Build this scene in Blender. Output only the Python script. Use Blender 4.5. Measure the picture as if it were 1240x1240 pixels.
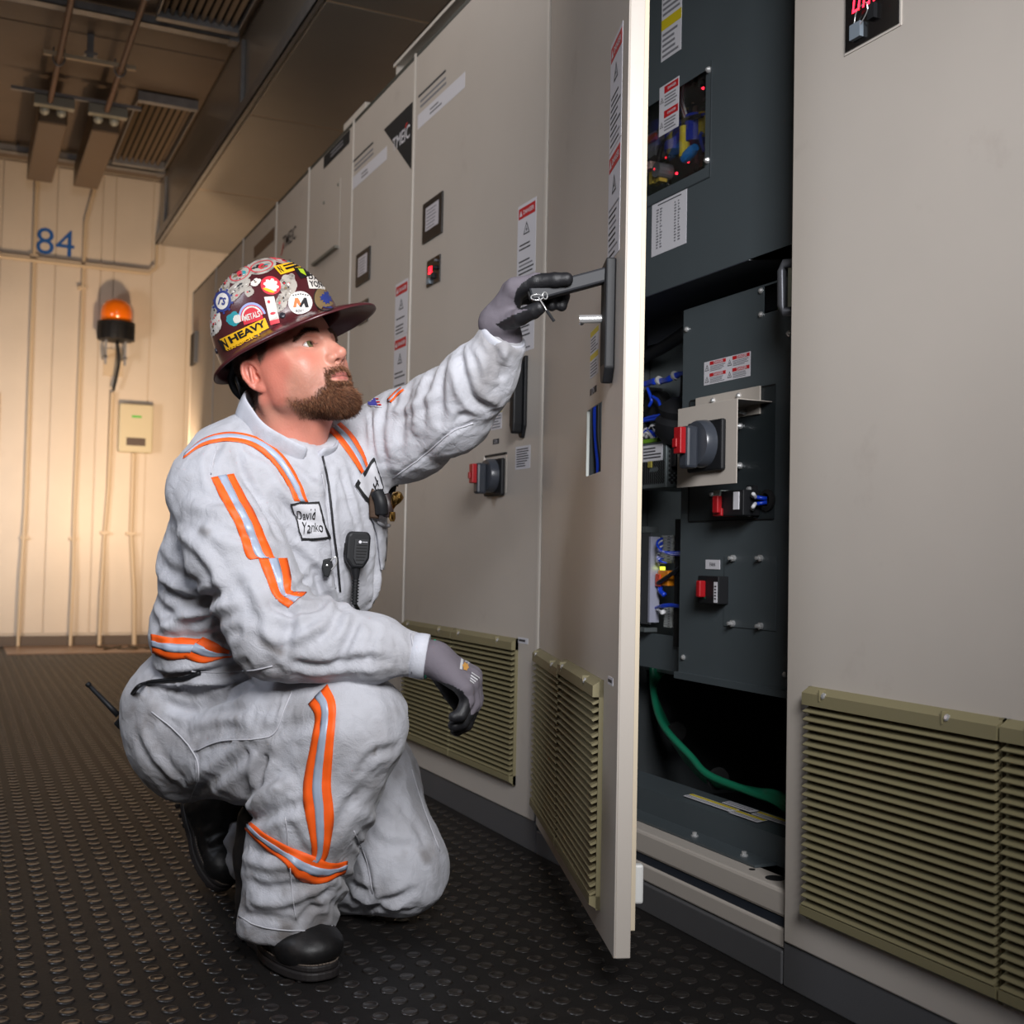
import bpy, bmesh, math, random
import numpy as np
from mathutils import Matrix, Vector
from mathutils.bvhtree import BVHTree
random.seed(7); RNG = np.random.default_rng(7)
S = bpy.context.scene; COL = S.collection
for o in list(bpy.data.objects): bpy.data.objects.remove(o)

# ------------------------------------------------------------------ camera
YAW, PITCH, ROLL, CH, FPX = 0.437284, 0.037217, 0.019973, 0.736, 1435.0
_F = np.array([math.sin(YAW)*math.cos(PITCH), math.cos(YAW)*math.cos(PITCH), math.sin(PITCH)])
_R0 = np.array([math.cos(YAW), -math.sin(YAW), 0.0]); _U0 = np.cross(_R0, _F)
CR = _R0*math.cos(ROLL)+_U0*math.sin(ROLL); CU = -_R0*math.sin(ROLL)+_U0*math.cos(ROLL); CF = _F
CO = np.array([0, 0, CH])
cam_d = bpy.data.cameras.new('camera'); cam = bpy.data.objects.new('camera', cam_d); COL.objects.link(cam)
cam.matrix_world = Matrix(((CR[0], CU[0], -CF[0], 0), (CR[1], CU[1], -CF[1], 0), (CR[2], CU[2], -CF[2], CH), (0, 0, 0, 1)))
cam_d.sensor_width = 24.0; cam_d.lens = 24.0*FPX/1240.0
cam_d.dof.use_dof = True; cam_d.dof.focus_distance = 2.12; cam_d.dof.aperture_fstop = 4.0
cam_d.clip_start = 0.02
S.camera = cam
S.view_settings.view_transform = 'Standard'; S.view_settings.look = 'None'
S.view_settings.gamma = 1; S.view_settings.use_curve_mapping = False
S.view_settings.exposure = 0.0
# ------------------------------------------------------------------ world
wd = bpy.data.worlds.new('world'); S.world = wd; wd.use_nodes = True
wd.node_tree.nodes['Background'].inputs[0].default_value = (0.55, 0.62, 0.75, 1)
wd.node_tree.nodes['Background'].inputs[1].default_value = 0.05
# ------------------------------------------------------------------ lights (strobes, ceiling lamp and fills)
def area(name, loc, target, size, power, col, sy=None, spread=180):
    l = bpy.data.lights.new(name, 'AREA'); l.energy = power; l.color = col; l.size = size
    if sy: l.shape = 'RECTANGLE'; l.size_y = sy
    l.spread = math.radians(spread)
    o = bpy.data.objects.new(name, l); COL.objects.link(o); o.location = loc
    o.rotation_euler = (Vector(target)-Vector(loc)).to_track_quat('-Z', 'Y').to_euler(); return o
area('key_softbox', (0.22, -0.35, 1.86), (0.80, 2.2, 1.06), 0.8, 20, (0.98, 0.98, 1.0), spread=72)
area('rim_softbox', (-0.9, 2.3, 2.0), (0.6, 2.5, 0.7), 0.6, 5, (0.82, 0.88, 1.0), spread=120)
area('warm_strobe', (1.12, 7.45, 0.95), (1.2, 9.5, 2.0), 0.2, 34, (1.0, 0.69, 0.42), spread=160)
area('ceiling_lamp', (0.4, 4.6, 3.3), (0.7, 4.8, 0.0), 0.8, 5, (1.0, 0.93, 0.88))
area('soffit_fill', (-0.9, 2.6, 2.3), (1.9, 4.2, 3.1), 0.7, 7, (1.0, 0.95, 0.92), spread=90)  # added unseen fill, stands in for bounced strobe light on the soffit
area('left_fill', (-0.7, 7.2, 1.2), (0.4, 9.4, 1.0), 0.6, 12, (1.0, 0.95, 0.93), spread=110)

# ------------------------------------------------------------------ helpers
W = {}
def I4(): return np.eye(4)
def T4(x=0, y=0, z=0):
    m = np.eye(4); m[:3, 3] = (x, y, z); return m
def frame(o, u, v, w):
    m = np.eye(4); m[:3, 0] = u; m[:3, 1] = v; m[:3, 2] = w; m[:3, 3] = o; return m
def rotm(ax, a):
    m = np.eye(4); m[:3, :3] = np.array(Matrix.Rotation(a, 3, ax)); return m
def xf(T, V):
    V = np.asarray(V, float).reshape(-1, 3); return V@T[:3, :3].T+T[:3, 3]
def tag(o, label=None, cat=None, group=None, kind=None):
    if label: o['label'] = label
    if cat: o['category'] = cat
    if group: o['group'] = group
    if kind: o['kind'] = kind
    return o
def empty(name, loc, label=None, cat=None, group=None):
    o = bpy.data.objects.new(name, None); COL.objects.link(o); o.location = loc; o.empty_display_size = .05
    W[o] = T4(*loc); return tag(o, label, cat, group)
def mkmesh(name, V, F, fm=None, smooth=False):
    me = bpy.data.meshes.new(name)
    V = np.asarray(V, np.float32)
    if isinstance(F, np.ndarray):
        n = F.shape[1]; me.vertices.add(len(V)); me.vertices.foreach_set('co', V.ravel())
        me.loops.add(F.size); me.loops.foreach_set('vertex_index', F.ravel().astype(np.int32))
        me.polygons.add(len(F)); me.polygons.foreach_set('loop_start', np.arange(0, F.size, n, dtype=np.int32))
        me.update(calc_edges=True); me.validate()
    else:
        me.from_pydata(V.tolist(), [], F)
    if fm is not None and len(fm) == len(me.polygons): me.polygons.foreach_set('material_index', np.asarray(fm, np.int32))
    if smooth: me.polygons.foreach_set('use_smooth', np.ones(len(me.polygons), bool))
    me.update(); return me
def link(name, V, F, mats, fm=None, parent=None, T=None, smooth=False, loc=None, bevel=0, label=None):
    V = xf(T, V) if T is not None else np.asarray(V, float)
    if parent is not None:
        V = xf(np.linalg.inv(W[parent]), V)
    else:
        if loc is None: loc = (float((V[:, 0].min()+V[:, 0].max())/2), float((V[:, 1].min()+V[:, 1].max())/2), float(V[:, 2].min()))
        V = V-np.array(loc)
    me = mkmesh(name, V, F, fm, smooth)
    for m in (mats if isinstance(mats, (list, tuple)) else [mats]): me.materials.append(m)
    o = bpy.data.objects.new(name, me); COL.objects.link(o)
    if parent is not None: o.parent = parent; W[o] = W[parent]
    else: o.location = loc; W[o] = T4(*loc)
    if bevel:
        b = o.modifiers.new('bevel', 'BEVEL'); b.width = bevel; b.segments = 2; b.limit_method = 'ANGLE'
    if label: o['label'] = label
    return o
class MB:
    def __init__(s): s.v = []; s.f = []; s.m = []
    def add(s, V, F, m=0):
        n = len(s.v); s.v += [tuple(map(float, p)) for p in V]; s.f += [tuple(int(i)+n for i in f) for f in F]
        s.m += [m]*len(F); return s
    def box(s, x0, x1, y0, y1, z0, z1, m=0, R=None):
        V = [(x, y, z) for x in (x0, x1) for y in (y0, y1) for z in (z0, z1)]
        if R is not None: V = xf(R, V)
        return s.add(V, [(0, 1, 3, 2), (4, 6, 7, 5), (0, 4, 5, 1), (2, 3, 7, 6), (0, 2, 6, 4), (1, 5, 7, 3)], m)
    def prism(s, poly, z0, z1, m=0, R=None):
        n = len(poly); V = [(x, y, z0) for x, y in poly]+[(x, y, z1) for x, y in poly]
        if R is not None: V = xf(R, V)
        F = [tuple(range(n-1, -1, -1)), tuple(range(n, 2*n))]+[(i, (i+1) % n, n+(i+1) % n, n+i) for i in range(n)]
        return s.add(V, F, m)
    def lathe(s, prof, a=(0, 0, 0), d=(0, 0, 1), n=16, m=0, caps=True):
        d = np.array(d, float); d /= np.linalg.norm(d); t = np.array([1, 0, 0]) if abs(d[0]) < .9 else np.array([0, 1, 0])
        u = np.cross(d, t); u /= np.linalg.norm(u); w = np.cross(d, u); a = np.array(a, float); V = []; F = []
        for r, h in prof:
            for i in range(n):
                an = 2*math.pi*i/n; V.append(a+d*h+(u*math.cos(an)+w*math.sin(an))*r)
        for k in range(len(prof)-1):
            for i in range(n):
                j = (i+1) % n; F.append((k*n+i, k*n+j, (k+1)*n+j, (k+1)*n+i))
        if caps: F.append(tuple(range(n-1, -1, -1))); F.append(tuple((len(prof)-1)*n+i for i in range(n)))
        return s.add(V, F, m)
    def cyl(s, a, b, r, n=12, m=0, r2=None):
        a = np.array(a, float); b = np.array(b, float); L = np.linalg.norm(b-a)
        return s.lathe([(r, 0), (r if r2 is None else r2, L)], a, b-a, n, m)
    def tube(s, pts, r, n=8, m=0, sm=True):
        P = np.array(pts, float)
        if sm and len(P) > 2: P = catmull(P, 6)
        K = len(P); rr = np.full(K, r) if np.isscalar(r) else np.interp(np.linspace(0, 1, K), np.linspace(0, 1, len(r)), r)
        tn = np.gradient(P, axis=0); tn /= np.linalg.norm(tn, axis=1)[:, None]+1e-12
        u = np.cross(tn[0], [0, 0, 1.0]);
        if np.linalg.norm(u) < .1: u = np.cross(tn[0], [1.0, 0, 0])
        V = []; F = []
        for k in range(K):
            u = u-tn[k]*(u@tn[k]); u /= np.linalg.norm(u); w = np.cross(tn[k], u)
            for i in range(n):
                an = 2*math.pi*i/n; V.append(P[k]+rr[k]*(u*math.cos(an)+w*math.sin(an)))
        for k in range(K-1):
            for i in range(n):
                j = (i+1) % n; F.append((k*n+i, k*n+j, (k+1)*n+j, (k+1)*n+i))
        F.append(tuple(range(n-1, -1, -1))); F.append(tuple((K-1)*n+i for i in range(n)))
        return s.add(V, F, m)
    def build(s, name, mats, parent=None, T=None, smooth=False, loc=None, bevel=0, label=None):
        return link(name, s.v, s.f, mats, s.m, parent, T, smooth, loc, bevel, label)
def catmull(P, n):
    P = np.asarray(P, float); Q = np.vstack([2*P[0]-P[1], P, 2*P[-1]-P[-2]]); out = []
    for i in range(len(P)-1):
        p0, p1, p2, p3 = Q[i:i+4]
        for t in np.linspace(0, 1, n, endpoint=False):
            out.append(.5*((2*p1)+(-p0+p2)*t+(2*p0-5*p1+4*p2-p3)*t*t+(-p0+3*p1-3*p2+p3)*t**3))
    out.append(P[-1]); return np.array(out)
def ray(px, py):
    d = CR*(px-620)/FPX-CU*(py-620)/FPX+CF; return d
def P(px, py, depth): return CO+ray(px, py)*depth
def onX(px, py, X):
    d = ray(px, py); return CO+d*(X/d[0])
def shade_auto(o, ang=40):
    me = o.data; me.polygons.foreach_set('use_smooth', np.ones(len(me.polygons), bool))
    try: me.set_sharp_from_angle(angle=math.radians(ang))
    except Exception: pass
    return o

# ------------------------------------------------------------------ materials
def lin(c):
    return tuple(((x/255)/12.92 if x/255 <= .04045 else ((x/255+.055)/1.055)**2.4) for x in c)
MATS = {}
def mat(name, rgb, rough=.5, metal=0, bump=0, bscale=200, var=0, vscale=8, emit=0, trans=0, spec=None, coat=0, dirt=None, aniso=None, attr=None, sheen=0, detail=4, alpha=None):
    if name in MATS: return MATS[name]
    m = bpy.data.materials.new(name); m.use_nodes = True; nt = m.node_tree; b = nt.nodes['Principled BSDF']
    c = lin(rgb)+(1,)
    b.inputs['Base Color'].default_value = c; b.inputs['Roughness'].default_value = rough; b.inputs['Metallic'].default_value = metal
    if spec is not None: b.inputs['Specular IOR Level'].default_value = spec
    if coat: b.inputs['Coat Weight'].default_value = coat; b.inputs['Coat Roughness'].default_value = .12
    if sheen: b.inputs['Sheen Weight'].default_value = sheen
    if trans: b.inputs['Transmission Weight'].default_value = trans
    if alpha is not None: b.inputs['Alpha'].default_value = alpha
    if emit: b.inputs['Emission Color'].default_value = c; b.inputs['Emission Strength'].default_value = emit
    N = nt.nodes; L = nt.links
    tc = N.new('ShaderNodeTexCoord')
    src = None
    if attr:
        a = N.new('ShaderNodeAttribute'); a.attribute_name = attr; src = a.outputs['Color']
    def mixc(fac, A, Bc, mode='MIX'):
        x = N.new('ShaderNodeMix'); x.data_type = 'RGBA'; x.blend_type = mode
        if hasattr(fac, 'links'): L.new(fac, x.inputs[0])
        else: x.inputs[0].default_value = fac
        for k, v in ((6, A), (7, Bc)):
            if hasattr(v, 'links'): L.new(v, x.inputs[k])
            else: x.inputs[k].default_value = v
        return x.outputs[2]
    if var:
        n = N.new('ShaderNodeTexNoise'); n.inputs['Scale'].default_value = vscale; n.inputs['Detail'].default_value = detail
        L.new(tc.outputs['Object'], n.inputs['Vector'])
        r = N.new('ShaderNodeMapRange'); r.inputs[1].default_value = .3; r.inputs[2].default_value = .7; r.inputs[3].default_value = 1-var; r.inputs[4].default_value = 1+var
        L.new(n.outputs['Fac'], r.inputs[0])
        src = mixc(1.0, src if src is not None else c, r.outputs[0], 'MULTIPLY')
    if dirt:
        col, amount, sc, lo, hi = dirt
        n = N.new('ShaderNodeTexNoise'); n.inputs['Scale'].default_value = sc; n.inputs['Detail'].default_value = 8; n.inputs['Roughness'].default_value = .65
        L.new(tc.outputs['Object'], n.inputs['Vector'])
        r = N.new('ShaderNodeMapRange'); r.inputs[1].default_value = lo; r.inputs[2].default_value = hi; r.inputs[3].default_value = 0; r.inputs[4].default_value = amount
        L.new(n.outputs['Fac'], r.inputs[0]); src = mixc(r.outputs[0], src if src is not None else c, lin(col)+(1,))
    if src is not None: L.new(src, b.inputs['Base Color'])
    if bump:
        n = N.new('ShaderNodeTexNoise'); n.inputs['Scale'].default_value = bscale; n.inputs['Detail'].default_value = 3
        if aniso:
            mp = N.new('ShaderNodeMapping'); mp.inputs['Scale'].default_value = aniso; L.new(tc.outputs['Object'], mp.inputs['Vector']); L.new(mp.outputs[0], n.inputs['Vector'])
        else: L.new(tc.outputs['Object'], n.inputs['Vector'])
        bp = N.new('ShaderNodeBump'); bp.inputs['Strength'].default_value = bump; bp.inputs['Distance'].default_value = .002
        L.new(n.outputs['Fac'], bp.inputs['Height']); L.new(bp.outputs[0], b.inputs['Normal'])
    MATS[name] = m; return m
cab = mat('cabinet_paint', (188, 180, 171), .42, 0, .12, 900, .03, 3, dirt=((120, 100, 88), .25, 5, .62, .8))
cab_edge = mat('cabinet_edge_paint', (200, 193, 184), .4, 0, .1, 900)
dark_gap = mat('dark_gap', (30, 29, 28), .8)
slat_m = mat('vent_plastic', (128, 120, 90), .5, 0, .08, 600)
ipanel = mat('inner_panel_paint', (72, 80, 84), .45, 0, .1, 900, .05, 4)
zinc = mat('zinc_steel', (150, 158, 160), .38, .85, .1, 60, .1, 12)
chrome = mat('chrome', (225, 225, 225), .22, .7)
blackp = mat('black_plastic', (22, 23, 26), .55, 0, .06, 500, spec=.35)
blackm = mat('black_matt', (10, 10, 11), .8)
label_w = mat('label_white', (208, 207, 213), .55)
ink = mat('label_ink', (45, 45, 50), .7)
lgrey = mat('label_grey_print', (120, 120, 126), .7)
red_l = mat('label_red', (190, 28, 34), .5)
yel_l = mat('label_yellow', (205, 185, 30), .5)
red_p = mat('red_plastic', (160, 18, 26), .4)
gal = mat('galvanised', (150, 150, 152), .45, .6, .1, 40, .12, 20)
steel_pl = mat('plinth_paint', (84, 84, 86), .5, 0, .1, 300, .06, 4)
wallm = mat('wall_cream_paint', (212, 200, 184), .42, 0, .12, 14, .04, 3, dirt=((150, 120, 90), .2, 2.2, .6, .8))
ceilm = mat('ceiling_panel', (112, 98, 86), .5, 0, .1, 30, .06, 3)
soffm = mat('soffit_panel', (150, 145, 138), .32, .25, .1, 12, .06, 2, aniso=(6, .6, 1))
floorm = mat('floor_rubber', (23, 21, 20), .6, 0, .25, 120, .18, 6, spec=.35, dirt=((54, 50, 48), .5, 3.5, .58, .85))
wire_b = mat('wire_blue', (20, 60, 190), .35)
wire_g = mat('wire_green', (22, 120, 88), .4)
wire_w = mat('wire_white', (215, 215, 218), .4)
pcb = mat('pcb_green', (14, 52, 36), .45, 0, .3, 300, .3, 60)
led_r = mat('led_red', (255, 30, 50), .5, emit=7)
led_y = mat('led_yellow', (200, 220, 60), .5, emit=2)
orange_m = mat('hi_vis_orange', (255, 98, 20), .6, 0, .1, 900)
silver_m = mat('reflective_silver', (168, 180, 200), .45, .1, .1, 900)

# ------------------------------------------------------------------ flat text, all made in one pass
TEXTS = {}
def make_texts(items):
    tmp = []
    for s, bold, shear in items:
        c = bpy.data.curves.new('t', 'FONT'); c.body = s; c.size = 1; c.align_x = 'CENTER'; c.align_y = 'CENTER'; c.resolution_u = 3
        c.offset = bold; c.shear = shear
        o = bpy.data.objects.new('t', c); COL.objects.link(o); tmp.append((s, o))
    bpy.context.view_layer.update(); dg = bpy.context.evaluated_depsgraph_get()
    for s, o in tmp:
        me = bpy.data.meshes.new_from_object(o.evaluated_get(dg))
        V = np.array([v.co[:] for v in me.vertices]).reshape(-1, 3); F = [tuple(p.vertices) for p in me.polygons]
        lo = V.min(0); hi = V.max(0); V = (V-(lo+hi)/2); V[:, 2] = 0
        TEXTS[s] = (V/(hi[0]-lo[0]), F, (hi[1]-lo[1])/(hi[0]-lo[0])); bpy.data.meshes.remove(me)
    for s, o in tmp: c = o.data; bpy.data.objects.remove(o); bpy.data.curves.remove(c)
make_texts([('84', .0, 0), ('DANGER', .02, 0), ('WARNING', .02, 0), ('TMEIC', .012, .0), ('HEAVY', .035, 0), ('TRANSPORT', .03, 0), ('M', .04, 0), ('ROYAL', .03, 0),
            ('METALS', .03, 0), ('DAM', .02, 0), ('YONKE', .02, 0), ('rs', .02, .2), ('N', .03, .2), ('David', .0, .45), ('Yanko', .0, .45), ('FAN', .01, 0), 
            ('ON', 0, 0), ('c', 0, .4), ('atg', .01, .2), ('LT', .02, 0)])
def text(mb, s, cx, cy, w, m, z=.0012, h=None, R=None):
    V, F, asp = TEXTS[s]; V = V.copy(); V *= w
    if h: V[:, 1] *= h/(w*asp)
    V[:, 0] += cx; V[:, 1] += cy; V[:, 2] = z
    if R is not None: V = xf(R, V)
    mb.add(V, F, m)
# ================================================================== the room
WX0, WX1, WY0, WY1 = -1.7, 2.9, -1.6, 9.5
ZC = 3.62
def struct(o): o['kind'] = 'structure'; return o
fl = MB(); fl.box(WX0, WX1, WY0, WY1, -.05, 0); flo = struct(fl.build('floor', floorm))
# moulded coin studs of the rubber mat: real relief, joined
def coin_studs():
    n = 12; an = np.linspace(0, 2*np.pi, n, endpoint=False)
    ring = lambda r, z: np.stack([r*np.cos(an), r*np.sin(an), np.full(n, z)], 1)
    V0 = np.vstack([ring(.0155, .0002), ring(.0143, .0019), ring(.0112, .0024), ring(.0098, .0016), [[0, 0, .0016]]])
    F0 = []
    for k in range(3):
        for i in range(n): F0.append((k*n+i, k*n+(i+1) % n, (k+1)*n+(i+1) % n, (k+1)*n+i))
    for i in range(n): F0.append((3*n+i, 3*n+(i+1) % n, 4*n, 4*n))
    F0 = np.array(F0); tri = F0[3*n:, :3]; quad = F0[:3*n]
    xs = np.arange(-1.665, 1.36, .05); ys = np.arange(.503, 9.2, .0505)
    pts = [(x, y) for x in xs for y in ys if x < 1.33 and x > (y*-.02-.25)]
    pts = np.array(pts); K = len(pts); A = len(V0)
    V = (V0[None]+np.concatenate([pts, np.zeros((K, 1))], 1)[:, None]).reshape(-1, 3)
    off = (np.arange(K)*A)[:, None, None]
    Q = np.concatenate([(quad[None]+off).reshape(-1, 4)]); Tt = (tri[None]+off).reshape(-1, 3)
    Tq = np.concatenate([Tt, Tt[:, 2:]], 1)
    me = bpy.data.meshes.new('stud'); me.vertices.add(len(V)); me.vertices.foreach_set('co', V.astype(np.float32).ravel())
    tot = Q.size+Tt.size; me.loops.add(tot); me.loops.foreach_set('vertex_index', np.concatenate([Q.ravel(), Tt.ravel()]).astype(np.int32))
    me.polygons.add(len(Q)+len(Tt)); me.polygons.foreach_set('loop_start', np.concatenate([np.arange(len(Q))*4, Q.size+np.arange(len(Tt))*3]).astype(np.int32))
    me.update(calc_edges=True); me.materials.append(mat('stud_rubber', (33, 29, 27), .34, 0, .2, 200, .2, 8, spec=.8))
    o = bpy.data.objects.new('stud', me); COL.objects.link(o); o.parent = flo; o.matrix_parent_inverse = Matrix.Translation(-Vector(flo.location)); o['kind'] = 'stuff'
coin_studs()
# far wall: sheet panels with recessed joints and raised ribs
def wall_back():
    m = MB(); m.box(WX0, WX1, 9.5, 9.6, 0, ZC); o = struct(m.build('wall_back', wallm))
    xs = [-1.70, -1.1, -.5, .22, .60, .925, 1.02, 1.30, 1.58, 1.86, 2.3, 2.9]
    for a, b in zip(xs[:-1], xs[1:]):
        p = MB(); p.box(a+.004, b-.004, 9.488, 9.4995, .09, ZC-.02)
        p.build('panel', wallm, o, bevel=.003)
    return o
wb = wall_back()
m = MB(); m.box(WX0-.1, WX0, WY0, 9.6, 0, ZC); struct(m.build('wall_left', wallm))
m = MB(); m.box(WX1, WX1+.1, WY0, 9.6, 0, ZC); struct(m.build('wall_right', wallm))
m = MB(); m.box(WX0-.1, WX1+.1, WY0-.1, WY0, 0, ZC); struct(m.build('wall_front', wallm))
m = MB(); m.box(WX0-.1, WX1+.1, WY0-.1, 9.6, ZC, ZC+.1); ceil_o = struct(m.build('ceiling', ceilm))
for i, (x0, x1) in enumerate(((WX0, -.5), (-.5, .1), (.1, 1.34))):
    for y0, y1 in ((1.0, 3.2), (3.2, 4.9), (4.9, 6.95), (6.95, 9.45)):
        p = MB(); p.box(x0+.006, x1-.006, y0+.006, y1-.006, ZC-.012, ZC-.0005); p.build('panel', ceilm, ceil_o, bevel=.002)
m = MB(); m.box(.1, 1.9, 9.455, 9.488, .0, .075); struct(m.build('baseboard_back', mat('baseboard_dark', (92, 80, 70), .6)))
# lowered soffit over the cabinets
m = MB(); m.box(1.345, WX1, WY0, 9.49, 3.115, ZC-.015); soff = struct(m.build('soffit', soffm)); soff.name = 'ceiling_soffit'
ys = [-1.5, .45, 1.93, 3.41, 4.89, 6.38, 7.87, 9.48]
for a, b in zip(ys[:-1], ys[1:]):
    p = MB(); p.box(1.36, 2.88, a+.008, b-.008, 3.103, 3.1145); p.build('panel', soffm, soff, bevel=.002)
for y in ys[1:-1]:
    p = MB(); p.box(1.36, 2.88, y-.007, y+.007, 3.104, 3.112); p.build('joint_strip', mat('joint_strip_tan', (205, 180, 150), .5), soff)
m = MB(); m.box(1.318, 1.3445, -1.5, 9.48, 3.10, 3.108); m.box(1.318, 1.324, -1.5, 9.48, 3.10, 3.175)
tag(m.build('edge_angle', gal), 'long grey metal angle running along the edge of the lowered ceiling', 'metal angle')
# steel channels across the ceiling and hanger rods
def channel(y, label, x0=-1.6, x1=1.315, z=3.54, w=.075):
    t = empty('ceiling_channel', ((x0+x1)/2, y, z), label, 'steel channel', 'galvanised channels under the ceiling')
    m = MB(); m.box(x0, x1, y-w/2, y+w/2, z, z+.006); m.box(x0, x1, y-w/2, y-w/2+.005, z, z+.045); m.box(x0, x1, y+w/2-.005, y+w/2, z, z+.045); m.build('web', gal, t)
    for x in (-.9, .3, 1.25):
        m = MB(); m.cyl((x, y, z+.04), (x, y, ZC-.012), .008); m.build('hanger_rod', gal, t)
    m = MB(); m.box(x1-.05, x1, y-w/2-.004, y+w/2+.004, z-.006, z+.07); m.build('end_bracket', gal, t)
channel(6.52, 'galvanised channel crossing the ceiling nearest the camera, in front of the rear louvre')
channel(9.1, 'galvanised channel crossing the ceiling close to the far wall')
for y, lb in ((6.47, 'short grey strut dropping from the nearer ceiling channel to the soffit edge'), (9.13, 'short grey strut dropping from the farther ceiling channel to the soffit edge')):
    m = MB(); m.box(1.322, 1.343, y-.025, y+.025, 3.176, 3.539); tag(m.build('drop_strut', gal), lb, 'strut')
# ceiling louvres
def louvre(x0, x1, y0, y1, z, label, pitch=.04):
    t = empty('ceiling_louvre', ((x0+x1)/2, (y0+y1)/2, z), label, 'vent', 'louvred air vents in the ceiling')
    m = MB(); m.box(x0, x1, y0, y0+.05, z, z+.06); m.box(x0, x1, y1-.05, y1, z, z+.06); m.box(x0, x0+.008, y0+.05, y1-.05, z+.01, z+.06); m.box(x1-.008, x1, y0+.05, y1-.05, z+.01, z+.06)
    m.build('frame', gal, t, bevel=.002)
    m = MB(); m.box(x0+.03, x1-.03, y0+.05, y1-.05, z+.055, z+.07); m.build('backing', dark_gap, t)
    sm = None; k = 0; x = x0+.03
    while x < x1-.02:
        if sm is None:
            m = MB(); m.box(-.013, .013, y0+.05, y1-.05, -.0015, .0015, R=T4(x, 0, z+.03)@rotm('Y', .7)); sm = m.build('slat', mat('louvre_slat', (118, 100, 78), .45, .3), t); x00 = x
        else:
            c = sm.copy(); COL.objects.link(c); c.location = (x-x00, 0, 0)
        x += pitch
    m = MB()
    for xx in (x0+.03, x1-.05): m.lathe([(.006, 0), (.005, .004), (0, .005)], (xx, y0+.025, z), (0, 0, -1), 8)
    m.build('screw', chrome, t)
louvre(.93, 1.30, 7.62, 9.0, ZC-.085, 'louvred ceiling vent with tan slats just in front of the far wall')
louvre(.86, 1.29, 4.9, 6.42, ZC-.085, 'louvred ceiling vent nearest the camera, cut by the top of the picture')
# conduits, twin ceiling lights and brackets
cond = mat('conduit_painted', (205, 186, 158), .45)
def pipe(name, pts, r, m, label, cat='conduit', group=None, clips=()):
    t = empty(name, tuple(pts[-1]), label, cat, group)
    b = MB(); b.tube(pts, r, 10, sm=False); shade_auto(b.build('pipe', m, t))
    for c in clips:
        b = MB(); b.box(c[0]-r*2.2, c[0]+r*2.2, c[1]-r, c[1]+r+.012, c[2]-.012, c[2]+.012); b.build('pipe_clip', m, t, bevel=.002)
    return t
pipe('conduit', [(.449, 9.46, 3.53), (.449, 9.46, 1.0), (.435, 9.44, .5), (.43, 9.44, .004)], .013, cond, 'leftmost full-height painted conduit on the far wall, left of the blue numerals', group='vertical conduits on the far wall', clips=[(.449, 9.46, 2.9), (.449, 9.46, .8)])
pipe('conduit', [(.87, 9.46, 3.53), (.80, 9.46, 3.2), (.79, 9.46, 1.0), (.795, 9.43, .5), (.79, 9.42, .004)], .013, cond, 'painted conduit running down just right of the blue numerals', group='vertical conduits on the far wall', clips=[(.79, 9.46, 2.7), (.79, 9.46, .8)])
pipe('conduit', [(1.035, 9.445, 1.92), (1.03, 9.46, 1.2), (1.01, 9.46, .8), (1.0, 9.43, .4), (.995, 9.42, .004)], .015, cond, 'painted conduit dropping to the floor from the beacon lamp', group='vertical conduits on the far wall', clips=[(1.015, 9.46, .85)])
pipe('conduit', [(1.205, 9.46, 1.465), (1.205, 9.46, .85), (1.24, 9.44, .4), (1.25, 9.43, .004)], .018, cond, 'painted conduit dropping to the floor from the small wall box', group='vertical conduits on the far wall', clips=[(1.205, 9.46, .85)])
pipe('horizontal_conduit', [(-1.6, 9.425, 2.86), (1.27, 9.425, 2.86), (1.325, 9.425, 2.92), (1.325, 9.425, 3.09)], .013, cond, 'painted conduit running level across the far wall under the blue numerals', clips=[])
brp = mat('ceiling_pipe_brown', (124, 96, 80), .45, .2)
for (xa, lb) in ((.42, 'left one of the two brown ceiling pipes feeding the boxed lights'), (.745, 'right one of the two brown ceiling pipes feeding the boxed lights')):
    pipe('ceiling_pipe', [(xa, 3.6, 3.43), (xa, 7.62, 3.43)], .017, brp, lb, 'pipe', 'brown pipes under the ceiling')
    t = empty('pipe_hanger', (xa, 7.0, 3.45), 'galvanised saddle clamp holding the %s brown ceiling pipe' % ('left' if xa < .5 else 'right'), 'pipe clamp')
    for yy in (5.9, 6.95):
        m = MB(); m.tube([(xa-.028, yy, 3.5), (xa-.028, yy, 3.43), (xa, yy, 3.402), (xa+.028, yy, 3.43), (xa+.028, yy, 3.5)], .006, 6); m.build('saddle', gal, t)
for yy, lb in ((6.95, 'thin cross bar tying the two brown ceiling pipes together near the light boxes'), (5.9, 'thin cross bar tying the two brown ceiling pipes together at the top of the picture')):
    t = empty('cross_bar', (.58, yy, 3.47), lb, 'cross bar')
    m = MB(); m.box(.34, .83, yy-.012, yy+.012, 3.452, 3.476); m.build('bar', cond, t)
    m = MB(); m.box(.565, .6, yy-.02, yy+.02, 3.476, ZC-.013); m.box(.55, .62, yy-.035, yy+.035, 3.49, 3.5); m.build('hanger', gal, t)
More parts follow.
